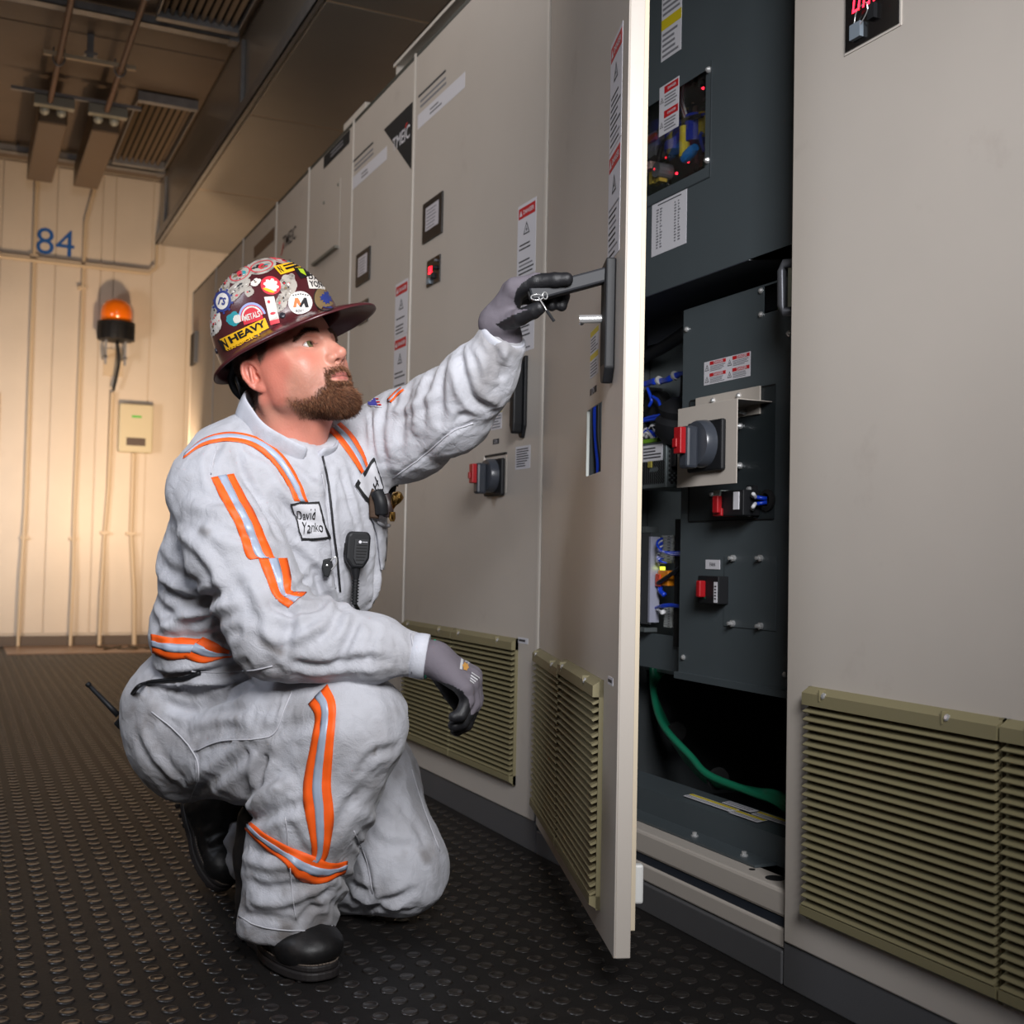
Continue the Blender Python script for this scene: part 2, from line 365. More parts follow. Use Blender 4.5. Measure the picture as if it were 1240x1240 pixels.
for xa, lb in ((.36, 'left boxed ceiling light hanging in front of the far wall'), (.67, 'right boxed ceiling light hanging in front of the far wall')):
    t = empty('ceiling_light_box', (xa+.08, 8.3, 3.3), lb, 'ceiling light', 'boxed lights at the end of the brown pipes')
    m = MB(); m.box(xa-.0, xa+.17, 7.72, 9.0, 3.33, 3.50); m.build('housing', mat('light_box_tan', (98, 82, 66), .45), t, bevel=.012)
    m = MB(); m.box(xa-.03, xa+.20, 7.60, 7.66, 3.40, 3.46); m.build('bracket', mat('bracket_grey', (160, 160, 150), .4, .3), t, bevel=.003)
    for dx in (.035, .13):
        m = MB(); m.lathe([(.022, 0), (.028, .02), (.03, .04), (.022, .055)], (xa+dx, 7.665, 3.40), (0, 1, 0), 12); m.build('gland', mat('gland_grey', (190, 195, 190), .35, .2), t, smooth=True)
m = MB(); m.box(.2, .95, 7.61, 7.63, 3.468, 3.49); tag(m.build('support_rail', gal), 'thin galvanised rail carrying the brackets of the boxed ceiling lights', 'rail')
# numerals painted on the wall
m = MB(); text(m, '84', 0, 0, .27, 0, 0); o = m.build('painted_numerals', mat('numeral_blue', (28, 92, 170), .5), T=frame((.595, 9.4868, 3.03), (1, 0, 0), (0, 0, 1), (0, -1, 0)))
tag(o, 'blue painted numerals 84 high on the cream far wall', 'wall number')
# beacon
t = empty('beacon_lamp', (1.03, 9.36, 2.20), 'amber dome beacon in a black base on the far wall', 'beacon lamp')
BX, BY = 1.035, 9.345
m = MB(); m.lathe([(.085, 0), (.124, .005), (.130, .03), (.130, .11), (.137, .115), (.137, .138), (.118, .142)], (BX, BY, 2.30), n=20); shade_auto(m.build('base', blackp, t))
m = MB()
for k in range(12):
    a = k*math.pi/6; m.box(-.008, .008, .126, .136, .006, .11, R=T4(BX, BY, 2.30)@rotm('Z', a))
m.build('fin', blackp, t)
m = MB(); m.lathe([(.114, .14), (.114, .22), (.106, .26), (.082, .295), (.042, .315), (.001, .32)], (BX, BY, 2.30), n=24); m.build('dome', mat('amber_lens', (235, 110, 10), .18, 0, .3, 60, emit=.12, coat=.6), t, smooth=True)
m = MB()
for sx in (-.07, .07):
    m.box(BX+sx-.008, BX+sx+.008, BY-.01, BY+.01, 2.12, 2.302)
    m.box(BX+sx-.014, BX+sx+.014, BY-.01, 9.487, 2.17, 2.185)
m.build('bracket', gal, t); m = MB(); m.box(BX-.07, BX+.07, 9.474, 9.487, 2.05, 2.26); m.build('back_plate', cond, t)
m = MB(); m.tube([(BX+.01, BY, 2.30), (BX+.03, BY+.01, 2.17), (BX+.02, BY+.04, 2.05), (BX, BY+.06, 1.93)], .012, 8); m.build('cable', blackp, t, smooth=True)
# wall box
t = empty('wall_unit', (1.21, 9.44, 1.465), 'small cream electronic box with a green mark on the far wall', 'electrical box')
bx = mat('unit_cream', (205, 195, 165), .4)
m = MB(); m.box(1.085, 1.335, 9.39, 9.486, 1.47, 1.84); m.build('body', bx, t, bevel=.012)
m = MB(); m.box(1.175, 1.245, 9.386, 9.3895, 1.735, 1.75); m.build('green_mark', mat('mark_green', (60, 190, 60), .5), t)
m = MB(); m.box(1.14, 1.28, 9.386, 9.3895, 1.52, 1.58); m.build('rating_plate', mat('plate_brown', (80, 66, 60), .5), t)
# metal plate on the floor at the far wall, and a loose cable on it
m = MB(); m.box(.33, 2.0, 8.72, 9.44, 0.0005, .006); tag(m.build('floor_plate', mat('floor_plate_brown', (120, 92, 72), .35, .2, .1, 20, .15, 5)), 'smooth brown plate on the floor along the far wall', 'floor plate')
m = MB(); rr = random.Random(3); m.tube([(.95+.03*k+.05*math.sin(k*1.9), 9.05+.12*math.cos(k*1.4), .014) for k in range(16)], .006, 6); tag(m.build('loose_cable', mat('cable_brown', (70, 60, 45), .6), smooth=True), 'thin loose cable lying on the brown floor plate', 'cable')
# grey door edge at far left of wall
m = MB(); m.box(.05, .25, 9.462, 9.487, 1.3, 1.86); tag(m.build('wall_notice', mat('notice_tan', (176, 156, 132), .5)), 'pale notice plate on the far wall at the left picture edge', 'notice plate')

# ================================================================== cabinets
DX = 1.32
CT = frame((DX, 0, 0), (0, -1, 0), (0, 0, 1), (-1, 0, 0))      # local u = -y, v = z, w = out of the doors
def holed(mb, u0, u1, v0, v1, w0, w1, holes, m=0):
    us = sorted({u0, u1, *[h[0] for h in holes], *[h[1] for h in holes]}); vs = sorted({v0, v1, *[h[2] for h in holes], *[h[3] for h in holes]})
    def solid(i, j):
        if i < 0 or j < 0 or i >= len(us)-1 or j >= len(vs)-1: return False
        cu = (us[i]+us[i+1])/2; cv = (vs[j]+vs[j+1])/2
        return not any(h[0] < cu < h[1] and h[2] < cv < h[3] for h in holes)
    idx = {}; V = []
    def vid(i, j, k):
        if (i, j, k) not in idx: idx[(i, j, k)] = len(V); V.append((us[i], vs[j], (w0, w1)[k]))
        return idx[(i, j, k)]
    F = []
    for i in range(len(us)-1):
        for j in range(len(vs)-1):
            if not solid(i, j): continue
            F.append((vid(i, j, 1), vid(i+1, j, 1), vid(i+1, j+1, 1), vid(i, j+1, 1))); F.append((vid(i, j, 0), vid(i, j+1, 0), vid(i+1, j+1, 0), vid(i+1, j, 0)))
            if not solid(i-1, j): F.append((vid(i, j, 0), vid(i, j, 1), vid(i, j+1, 1), vid(i, j+1, 0)))
            if not solid(i+1, j): F.append((vid(i+1, j, 0), vid(i+1, j+1, 0), vid(i+1, j+1, 1), vid(i+1, j, 1)))
            if not solid(i, j-1): F.append((vid(i, j, 0), vid(i+1, j, 0), vid(i+1, j, 1), vid(i, j, 1)))
            if not solid(i, j+1): F.append((vid(i, j+1, 0), vid(i, j+1, 1), vid(i+1, j+1, 1), vid(i+1, j+1, 0)))
    mb.add(V, F, m)
def lines(mb, rr, u0, u1, v0, v1, n, m, w, th=.45, ragged=.35):
    p = (v1-v0)/n
    for k in range(n):
        L = (u1-u0)*(1-rr.random()*ragged); v = v1-p*(k+.5)
        mb.box(u0, u0+L, v-p*th/2, v+p*th/2, w, w+.0003, m)
def tri_mark(mb, cx, cy, s, m, w):
    for a in range(3):
        a0 = math.pi/2+a*2*math.pi/3; a1 = a0+2*math.pi/3
        p0 = np.array([cx+s*math.cos(a0), cy+s*math.sin(a0)]); p1 = np.array([cx+s*math.cos(a1), cy+s*math.sin(a1)]); c = np.array([cx, cy])
        q0 = c+(p0-c)*.72; q1 = c+(p1-c)*.72
        mb.add([(*p0, w), (*p1, w), (*q1, w), (*q0, w)], [(0, 1, 2, 3)], m)
    mb.add([(cx+.1*s, cy+.4*s, w), (cx-.25*s, cy-.02*s, w), (cx, cy-.02*s, w), (cx-.08*s, cy-.35*s, w), (cx+.25*s, cy+.08*s, w), (cx, cy+.08*s, w)], [(0, 1, 2, 3, 4, 5)], m)
LM = [label_w, red_l, yel_l, ink, lgrey]
def danger_label(T, parent, u0, u1, v0, v1, seed=0, label=None, tri=True):
    m = MB(); rr = random.Random(seed); w = u1-u0; h = v1-v0; t = .0006
    m.box(u0, u1, v0, v1, 0, t, 0)
    hb = w*.26; m.box(u0+w*.05, u1-w*.05, v1-w*.08-hb, v1-w*.08, t, t+.0003, 1)
    text(m, 'DANGER', u0+w*.6, v1-w*.08-hb/2, w*.58, 0, t+.0006)
    m.add([(u0+w*.1, v1-w*.28, t+.0006), (u0+w*.26, v1-w*.28, t+.0006), (u0+w*.18, v1-w*.13, t+.0006)], [(0, 1, 2)], 0)
    y = v1-w*.08-hb
    if tri: tri_mark(m, u0+w*.5, y-w*.32, w*.2, 3, t+.0005); y -= w*.6
    n = max(4, int((y-v0)/(w*.1))); 
    for k in range(n):
        v = y-(y-v0-.004)*(k+.5)/n
        if rr.random() < .12: continue
        a = rr.random()*.15; b = rr.random()*.3
        m.box(u0+w*(.08+a*.4), u1-w*(.08+b), v-w*.018, v+w*.018, t, t+.0003, 3 if rr.random() < .8 else 4)
    return m.build('danger_label', LM, parent, T, label=label)
def warn_label(T, parent, u0, u1, v0, v1, seed=0, label=None):
    m = MB(); rr = random.Random(seed); w = u1-u0; t = .0006; m.box(u0, u1, v0, v1, 0, t, 0); H = v1-v0
    for k in range(2):
        a = v1-H*k/2; m.box(u0, u1, a-H*.13, a-.001, t, t+.0003, 2); lines(m, rr, u0+w*.06, u1-w*.06, a-H*.48, a-H*.16, 5, 4, t)
    return m.build('warning_label', LM, parent, T, label=label)
def text_label(T, parent, u0, u1, v0, v1, n=5, seed=0, mats=None, label=None, name='label'):
    m = MB(); rr = random.Random(seed); w = u1-u0; h = v1-v0; m.box(u0, u1, v0, v1, 0, .0006, 0); lines(m, rr, u0+w*.08, u1-w*.08, v0+h*.08, v1-h*.08, n, 3, .0006)
    return m.build(name, mats or LM, parent, T, label=label)
def vent(T, parent, u0, u1, v0, v1, nslat=24, screws=(.13, .78)):
    fr = MB(); d = .022; tb = .030
    prof = [(0, 0), (0, d*.55), (tb*.45, d), (tb, d), (tb, 0)]
    fr.prism([(0, v1), (.004, v1), (d*.9, v1-.010), (d*.9, v1-tb), (0, v1-tb)], u0, u1, 0, R=np.array([[0, 0, 1, 0], [0, 1, 0, 0], [1, 0, 0, 0], [0, 0, 0, 1.]]))
    fr.prism([(0, v0), (.004, v0), (d*.9, v0+.010), (d*.9, v0+tb*.8), (0, v0+tb*.8)], u0, u1, 0, R=np.array([[0, 0, 1, 0], [0, 1, 0, 0], [1, 0, 0, 0], [0, 0, 0, 1.]]))
    fr.box(u0, u0+.004, v0, v1, 0, .006); fr.box(u1-.006, u1, v0, v1, 0, .008)
    fr.box(u0+.004, u1-.006, v0+tb*.8, v1-tb, .0005, .0015, 1)
    g = fr.build('vent_grille', [slat_m, mat('vent_shadow_mesh', (52, 47, 36), .8)], parent, T)
    a = v0+tb*.8; b = v1-tb; p = (b-a)/nslat
    s = MB(); s.prism([(.0016, 0), (.017, -p*.42), (.0195, -p*.30), (.0195, -p*.22), (.004, p*.38), (.0016, p*.38)], u0+.002, u1-.003, 0, R=T4(0, a+p*.45, 0)@np.array([[0, 0, 1, 0], [0, 1, 0, 0], [1, 0, 0, 0], [0, 0, 0, 1.]]))
    s0 = s.build('slat', slat_m, g, T)
    for k in range(1, nslat):
        c = s0.copy(); COL.objects.link(c); c.location = (0, 0, p*k)
    for f in screws:
        s = MB(); uu = u0+(u1-u0)*f; s.lathe([(.0055, 0), (.0055, .003), (.003, .0045)], (uu, v1-.011, .017), (0, .35, 1), 10); s.box(uu-.009, uu-.0065, v1-.02, v1-.0015, .008, .0215, 1)
        s.build('screw', [chrome, slat_m], g, T)
    return g
def keypad_screen(T, parent, u0, u1, v0, v1):
    m = MB(); m.box(u0, u1, v0, v1, 0, .006); b = m.build('screen', mat('screen_bezel', (38, 34, 32), .4), parent, T, bevel=.0015)
    w = u1-u0; h = v1-v0; m = MB(); m.box(u0+w*.18, u1-w*.16, v0+h*.26, v1-h*.16, .006, .0066, 0); rr = random.Random(5)
    for k in range(6): m.box(u0+w*.24, u0+w*(.45+.3*rr.random()), v0+h*(.31+.085*k), v0+h*(.335+.085*k), .0066, .0069, 1)
    m.build('display', [mat('display_grey', (176, 172, 178), .35, emit=.12), lgrey], b, T)
SEG = {'0': 'abcdef', 'H': 'bcefg', 'F': 'aefg', '4': 'bcfg', '7': 'abc', '6': 'acdefg'}
def seg_text(mb, s, u, v, h, m, z, slant=.15):
    w = h*.5; th = h*.12
    for ch in s:
        R = {'a': (0, w, h-th, h), 'g': (0, w, h/2-th/2, h/2+th/2), 'd': (0, w, 0, th), 'f': (0, th, h/2, h), 'b': (w-th, w, h/2, h), 'e': (0, th, 0, h/2), 'c': (w-th, w, 0, h/2)}
        for k in SEG[ch]:
            a, b, c, d = R[k]; mb.add([(u+a+c*slant, v+c, z), (u+b+c*slant, v+c, z), (u+b+d*slant, v+d, z), (u+a+d*slant, v+d, z)], [(0, 1, 2, 3)], m)
        u += w*1.45
def led_panel(T, parent, u0, u1, v0, v1, s, big=False):
    m = MB(); m.box(u0, u1, v0, v1, 0, .004); b = m.build('operator_panel', mat('panel_gloss_black', (14, 12, 13), .25, coat=.3), parent, T, bevel=.001)
    w = u1-u0; h = v1-v0; m = MB()
    seg_text(m, s, u0+w*.14, v0+h*.46, h*.27, 0, .0046); m.add([(u0+w*.42, v0+h*.46, .0046), (u0+w*.46, v0+h*.46, .0046), (u0+w*.46, v0+h*.5, .0046), (u0+w*.42, v0+h*.5, .0046)], [(0, 1, 2, 3)], 0)
    m.build('led_digits', led_r, b, T)
    m = MB(); m.box(u0+w*.16, u0+w*.36, v0+h*.08, v0+h*.28, .004, .012, 0); m.box(u0+w*.5, u0+w*.62, v0+h*.22, v0+h*.42, .004, .012, 1)
    m.lathe([(h*.09, 0), (h*.085, .012)], (u0+w*.78, v0+h*.55, .004), (0, 0, 1), 14, 1); m.lathe([(h*.05, 0), (h*.05, .008)], (u0+w*.78, v0+h*.82, .004), (0, 0, 1), 12, 2)
    m.build('buttons', [mat('button_grey', (120, 130, 140), .4), blackp, mat('ring_grey', (140, 140, 145), .3, .5)], b, T)
    m = MB(); m.tube([(u0+w*.22, v0+h*.30, .008), (u0+w*.28, v0+h*.42, .010), (u0+w*.48, v0+h*.46, .014), (u0+w*.5, v0+h*.34, .012), (u0+w*.3, v0+h*.18, .010)], .0009, 6)
    m.build('key_wire', chrome, b, T)
def emblem(T, parent):
    m = MB(); m.add([(-3.958, 2.236, .0008), (-3.664, 2.008, .0008), (-3.664, 2.236, .0008)], [(0, 1, 2)], 0)
    m.add([(-3.958, 2.236, 0), (-3.664, 2.008, 0), (-3.664, 2.236, 0)], [(0, 1, 2)], 0)
    text(m, 'TMEIC', -3.768, 2.146, .172, 1, .0020, h=.046)
    m.add([(-3.735, 2.166, .0015), (-3.722, 2.166, .0015), (-3.706, 2.182, .0015), (-3.719, 2.182, .0015)], [(0, 1, 2, 3)], 2)
    m.build('maker_emblem', [blackm, label_w, red_l], parent, T, label='black corner emblem lettered in white')
def strips(T, parent, u0, u1, v):
    m = MB(); m.box(u0, u1, v, v+.048, 0, .0006, 0); lines(m, random.Random(int(u0*100)), u0+(u1-u0)*.28, u0+(u1-u0)*.55, v+.010, v+.036, 2, 4, .0006)
    m.box(u0, u0+.24, v+.105, v+.113, 0, .0006, 3); lines(m, random.Random(4), u0+.02, u0+.25, v+.06, v+.095, 2, 4, .0001, ragged=.15)
    m.build('name_strip', LM, parent, T)
def closed_handle(T, parent, u, v0, v1):
    m = MB(); c = u; m.prism([(c-.020, v0+.02), (c-.006, v0), (c+.010, v0), (c+.022, v0+.03), (c+.022, v1), (c-.020, v1-.006)], 0, .009)
    h = m.build('door_handle', blackp, parent, T, bevel=.002)
    m = MB(); m.prism([(c-.012, v0+.03), (c-.002, v0+.008), (c+.012, v0+.012), (c+.015, v0+.035), (c+.015, v1-.012), (c-.012, v1-.016)], .009, .036); m.build('grip', blackp, h, T, bevel=.004)
    m = MB(); m.cyl((c-.012, v0+.10, .018), (c-.032, v0+.10, .030), .005); m.lathe([(.007, 0), (.007, .01)], (c-.03, v0+.10, .03), (0, 0, 1)); m.cyl((c-.016, v0+.055, .0), (c-.016, v0+.055, .02), .007, 10)
    m.build('lock_pin', chrome, h, T)
def rotary(T, parent, u0, u1, v0, v1, out=0.0):
    w = u1-u0; h = v1-v0; B = MB(); B.box(u0, u1, v0, v1, out, out+.012); sw = B.build('disconnect_switch', blackp, parent, T, bevel=.004)
    m = MB(); cx = (u0+u1)/2; cy = (v0+v1)/2+.004; m.lathe([(w*.40, 0), (w*.38, .018), (w*.36, .022)], (cx, cy, out+.012), (0, 0, 1), 28); shade_auto(m.build('dial', mat('dial_grey', (62, 66, 74), .3), sw, T))
    m = MB(); m.box(cx-w*.13, cx+w*.13, v0+.004, v1-h*.13, out+.034, out+.062); m.build('knob', mat('knob_grey', (52, 56, 64), .32), sw, T, bevel=.006)
    m = MB(); m.box(cx-w*.10, cx+w*.10, cy-h*.22, cy+h*.30, out+.062, out+.076); m.box(cx-w*.10, cx+w*.02, cy-h*.1, cy+h*.08, out+.076, out+.080); m.build('red_lever', red_p, sw, T, bevel=.004)
    return sw
def cabinet(name, y0, y1, label, plinth=True, seam=True, holes=()):
    t = empty(name, (DX+.4, (y0+y1)/2, 0), label, 'cabinet', 'row of beige drive cabinets')
    m = MB(); m.box(DX+.024, DX+.86, y0+.002, y1-.002, .10, 2.37); m.build('carcass', cab, t)
    m = MB(); m.box(DX+.004, DX+.84, y0+.001, y1-.001, 0, .0995); m.build('plinth', steel_pl, t, bevel=.003)
    m = MB(); m.box(DX+.03, DX+.05, y0+.001, y1-.001, .0996, .0998); 
    m = MB(); holed(m, -(y1-.007), -(y0+.007), .078, 2.375, -.022, 0, list(holes)); m.build('door', cab, t, CT, bevel=.003)
    if seam: m = MB(); m.box(DX-.004, DX+.0235, y1-.0055, y1+.0055, .11, 2.39); m.build('seam_strip', cab_edge, t, bevel=.0015)
    m = MB(); m.box(DX+.001, DX+.86, y0+.006, y1-.006, 2.3765, 2.39); m.build('top_rim', mat('rim_dark', (60, 62, 56), .5), t)
    return t
# right-hand cabinet, nearest the camera
c = cabinet('drive_cabinet', .62, 1.685, 'beige drive cabinet filling the right picture edge with a red readout', seam=False)
vent(CT, c, -1.612, -1.198, .137, .526, 24); vent(CT, c, -1.193, -.779, .137, .526, 24)
led_panel(CT, c, -1.538, -1.414, 1.588, 1.715, '0HF')
m = MB(); m.box(-1.542, -1.410, 1.584, 1.719, 0, .0015); m.build('panel_frame', cab_edge, c, CT)
# centre cabinets
c = cabinet('drive_cabinet', 2.656, 3.645, 'beige drive cabinet directly behind the open door, with black handle and red switch')
vent(CT, c, -3.602, -3.188, .148, .524, 24); vent(CT, c, -3.183, -2.769, .148, .524, 24)
keypad_screen(CT, c, -3.533, -3.365, 1.726, 1.855); led_panel(CT, c, -3.489, -3.377, 1.577, 1.662, '0H')
danger_label(CT, c, -2.822, -2.712, 1.468, 1.662, 1); danger_label(CT, c, -2.822, -2.712, 1.268, 1.466, 2)
closed_handle(CT, c, -2.765, 1.043, 1.255)
warn_label(CT, c, -2.968, -2.900, 1.08, 1.20, 3)
text_label(CT, c, -2.808, -2.720, .962, 1.022, 8, 4); text_label(CT, c, -2.770, -2.712, .513, .528, 1, 5)
m = MB(); m.box(-2.955, -2.915, 1.040, 1.054, 0, .0008, 0); text(m, 'ON', -2.935, 1.047, .02, 1, .0011); m.build('name_plate', [ink, label_w], c, CT)
m = MB(); m.box(-3.005, -2.862, .905, 1.012, 0, .001, 0); m.box(-3.005, -2.862, 1.008, 1.013, 0, .004, 1); m.box(-3.009, -3.003, .905, 1.012, 0, .006, 2)
m.build('switch_recess', [cab, dark_gap, cab_edge], c, CT)
rotary(CT, c, -2.985, -2.868, .898, .998, 0.001)
strips(CT, c, -3.612, -3.214, 2.124)
c = cabinet('drive_cabinet', 3.645, 4.32, 'beige drive cabinet with a black corner emblem, second beyond the open door')
keypad_screen(CT, c, -4.233, -4.072, 1.726, 1.848); led_panel(CT, c, -4.19, -4.085, 1.575, 1.66, '0H')
danger_label(CT, c, -3.792, -3.668, 1.467, 1.648, 6); danger_label(CT, c, -3.792, -3.668, 1.275, 1.465, 7)
vent(CT, c, -4.15, -3.79, .148, .524, 24); emblem(CT, c); strips(CT, c, -4.318, -3.922, 2.118)
closed_handle(CT, c, -3.74, 1.043, 1.255)
c = cabinet('drive_cabinet', 4.32, 4.95, 'beige cabinet with a black name plate and an inset hatch near its top')
m = MB(); m.box(-4.72, -4.37, 2.318, 2.368, 0, .003, 0); lines(m, random.Random(9), -4.62, -4.42, 2.33, 2.358, 2, 1, .003); m.build('name_plate', [blackm, lgrey], c, CT)
hm = mat('hatch_line', (120, 118, 108), .5)
m = MB(); m.box(-4.82, -4.475, 1.93, 2.21, 0, .002); m.build('hatch', cab, c, CT, bevel=.001)
m = MB(); m.box(-4.82, -4.48, 1.932, 1.942, .002, .018); m.build('hatch_handle', hm, c, CT)
m = MB(); [m.lathe([(.008, 0), (.006, .004)], (u, v, .002), (0, 0, 1), 8) for u, v in ((-4.50, 2.19), (-4.7, 2.17))]; m.build('screw', hm, c, CT)
c = cabinet('drive_cabinet', 4.95, 5.52, 'beige cabinet with a small red and black emblem near its top')
m = MB(); text(m, 'TMEIC', -5.27, 2.16, .24, 0, .001); m.add([(-5.42, 2.11, .0012), (-5.40, 2.11, .0012), (-5.36, 2.16, .0012), (-5.38, 2.16, .0012)], [(0, 1, 2, 3)], 1); m.build('maker_emblem', [ink, red_l], c, CT)
m = MB(); m.box(-5.24, -5.235, 1.6, 2.05, 0, .002); m.box(-5.3, -5.235, 2.05, 2.055, 0, .002); m.build('hatch', hm, c, CT)
c = cabinet('drive_cabinet', 5.52, 6.25, 'beige cabinet with a brown name plate near its top')
m = MB(); m.box(-5.98, -5.56, 2.22, 2.28, 0, .003); m.build('name_plate', mat('plate_rust', (92, 66, 48), .5), c, CT)
c = cabinet('drive_cabinet', 6.25, 6.97, 'plain beige cabinet, second from the far end of the row')
c = cabinet('drive_cabinet', 6.97, 7.72, 'last beige cabinet of the row with a black meter, beside the far wall')
m = MB(); m.box(-7.66, -7.50, 1.90, 2.10, 0, .02); m.build('meter', blackp, c, CT, bevel=.004)
m = MB(); m.box(-7.5, -7.49, 1.90, 2.10, 0, .024); m.build('meter_rim', mat('rim_blue_grey', (140, 138, 136), .4), c, CT)
# things on the cabinet tops
for (y0, y1, z1, lb) in ((3.28, 3.93, 2.47, 'long beige angle bracket lying on the cabinet tops nearest the camera'),):
    m = MB(); m.box(DX+.03, DX+.034, y0, y1, 2.392, 2.398); m.box(DX+.115, DX+.12, y0, y1, 2.392, z1); m.box(DX+.02, DX+.12, y0, y1, z1-.006, z1); m.box(DX+.02, DX+.024, y0, y1, z1-.018, z1); m.box(DX+.03, DX+.12, y1-.01, y1, 2.392, z1); tag(m.build('top_bracket', cab_edge), lb, 'bracket')
m = MB(); m.box(DX+.03, DX+.14, 4.28, 4.56, 2.391, 2.455); tag(m.build('top_box', cab_edge, bevel=.004), 'small beige box on top of the cabinets above the black name plate', 'box')
m = MB(); m.lathe([(.018, 0), (.018, .035), (.012, .042)], (DX+.06, 4.13, 2.391), n=12); tag(m.build('lifting_stud', cab_edge, smooth=True), 'small round stud on the cabinet top between bracket and box', 'stud')
# ================================================================== the open cabinet
OY0, OY1 = 1.687, 2.656
oc = empty('drive_cabinet', (DX+.4, (OY0+OY1)/2, 0), 'open drive cabinet with its door swung out and dark inner panels and wiring in view', 'cabinet', 'row of beige drive cabinets')
def at(px, py, X):
    p = onX(px, py, X); return -p[1], p[2]
m = MB()
m.box(DX+.03, DX+.86, OY0+.002, OY0+.020, .10, 2.37); m.box(DX+.03, DX+.86, OY1-.020, OY1-.002, .10, 2.37)
m.box(DX+.84, DX+.86, OY0+.02, OY1-.02, .10, 2.37); m.box(DX+.03, DX+.86, OY0+.02, OY1-.02, 2.35, 2.37)
m.build('carcass', mat('carcass_inner', (60, 64, 66), .5, .1), oc)
m = MB(); m.box(DX+.03, DX+.84, OY0+.02, OY1-.02, .10, .118); m.build('bottom_tray', mat('tray_dark', (30, 30, 31), .6), oc)
m = MB(); m.box(DX+.004, DX+.84, OY0+.001, OY1-.001, 0, .058); m.build('plinth', steel_pl, oc, bevel=.003)
# front sill: two beige rails with a dark slot between, round holes on the top
m = MB(); m.box(DX+.012, DX+.075, OY0+.003, OY1-.003, .112, .160); m.build('sill_rail', cab, oc, bevel=.006)
m = MB(); m.box(DX+.010, DX+.060, OY0+.003, OY1-.003, .060, .094); m.build('sill_rail', cab, oc, bevel=.004)
m = MB(); m.box(DX+.016, DX+.05, OY0+.003, OY1-.003, .0945, .1115); m.build('sill_slot', mat('slot_navy', (38, 44, 54), .5), oc)
m = MB(); m.lathe([(.018, 0), (.018, .001)], (DX+.048, 1.765, .1601), n=16); m.lathe([(.009, 0), (.009, .001)], (DX+.050, 1.722, .1601), n=12); m.lathe([(.006, 0), (.006, .001)], (DX+.045, 1.83, .1601), n=12); m.build('sill_hole', blackm, oc)
# blue-grey threshold channel
m = MB(); m.prism([(DX+.055, .161), (DX+.055, .166), (DX+.105, .166), (DX+.112, .215), (DX+.20, .222), (DX+.20, .217), (DX+.118, .208), (DX+.112, .161)], -(OY1-.024), -(1.835), 0, R=np.array([[1, 0, 0, 0], [0, 0, -1, 0], [0, 1, 0, 0], [0, 0, 0, 1.]]))
m.prism([(DX+.105, .161), (DX+.112, .215), (DX+.20, .222), (DX+.20, .217), (DX+.118, .208), (DX+.112, .161)], -(1.835), -(OY0+.024), 0, R=np.array([[1, 0, 0, 0], [0, 0, -1, 0], [0, 1, 0, 0], [0, 0, 0, 1.]]))
thr = m.build('threshold_channel', ipanel, oc)
for yy in (2.07, 1.90):
    m = MB(); m.lathe([(.008, 0), (.008, .003), (.005, .003), (.005, .009), (0, .010)], (DX+.078, yy, .166), n=10); m.build('bolt', chrome, thr)
m = MB()
LT = frame((0, 0, .2205), (0, -1, 0), (1, .0, .08), (0, 0, 1))
def flat_label(u0, u1, x0, x1, seed, yl=True):
    b = MB(); b.box(u0, u1, x0, x1, 0, .0008, 0)
    if yl: b.box(u0, u1, x1-.010, x1-.002, .0008, .0012, 2)
    lines(b, random.Random(seed), u0+.004, u1-.004, x0+.002, x1-(.012 if yl else .002), 2, 4, .0008, ragged=.1)
    b.build('warning_label', LM, thr, frame((0, 0, .2215-.08*(DX+.15)), (0, -1, 0), (1, 0, .08), (0, 0, 1)))
flat_label(-2.20, -2.03, DX+.135, DX+.160, 3); flat_label(-2.025, -1.93, DX+.13, DX+.155, 4); flat_label(-2.10, -2.00, DX+.166, DX+.186, 5, False); flat_label(-1.99, -1.86, DX+.16, DX+.185, 6)
# upper inner door panel with window
XU = 1.40; UT = frame((XU, 0, 0), (0, -1, 0), (0, 0, 1), (-1, 0, 0))
u_r, v_b = at(907, 314, XU); w0, wz1 = at(855, 85, XU); _, wz0 = at(852, 204, XU); wl = -2.36
m = MB(); holed(m, -2.55, -1.70, v_b, 2.33, -.002, 0, [(wl, w0, wz0, wz1)]); up = m.build('upper_panel', ipanel, oc, UT)
m = MB(); m.box(-2.55, u_r, v_b-.002, v_b, -.16, 0); m.add([(u_r, v_b, 0), (u_r, v_b-.002, 0), (u_r+.10, v_b-.002, -.16), (u_r, v_b-.002, -.16), (u_r, v_b, -.16), (u_r+.1, v_b, -.16)], [(0, 5, 4), (1, 3, 2), (0, 1, 2, 5)]); m.box(-2.55, u_r+.1, v_b-.06, v_b-.002, -.162, -.16)
m.build('bottom_flange', mat('flange_navy', (40, 44, 52), .5), up, UT)
m = MB(); m.box(wl-.012, w0+.022, wz0-.022, wz1+.012, -.007, -.0045); m.build('window_pane', mat('clear_pane', (240, 245, 245), .03, trans=1.0, alpha=.25), up, UT)
m = MB(); m.box(wl-.05, w0+.020, wz0-.026, wz0-.023, 0, .0012); m.box(w0+.020, w0+.022, wz0-.026, wz1+.014, 0, .0012); m.build('pane_edge', mat('pane_edge_grey', (52, 58, 62), .4), up, UT)
for vv in (wz1-.004, wz0+.012):
    m = MB(); m.lathe([(.007, 0), (.007, .003), (.004, .008), (0, .010)], (w0+.012, vv, 0), (0, 0, 1), 10); m.build('screw', chrome, up, UT)
a = at(799, 107, XU); b = at(822, 135, XU)
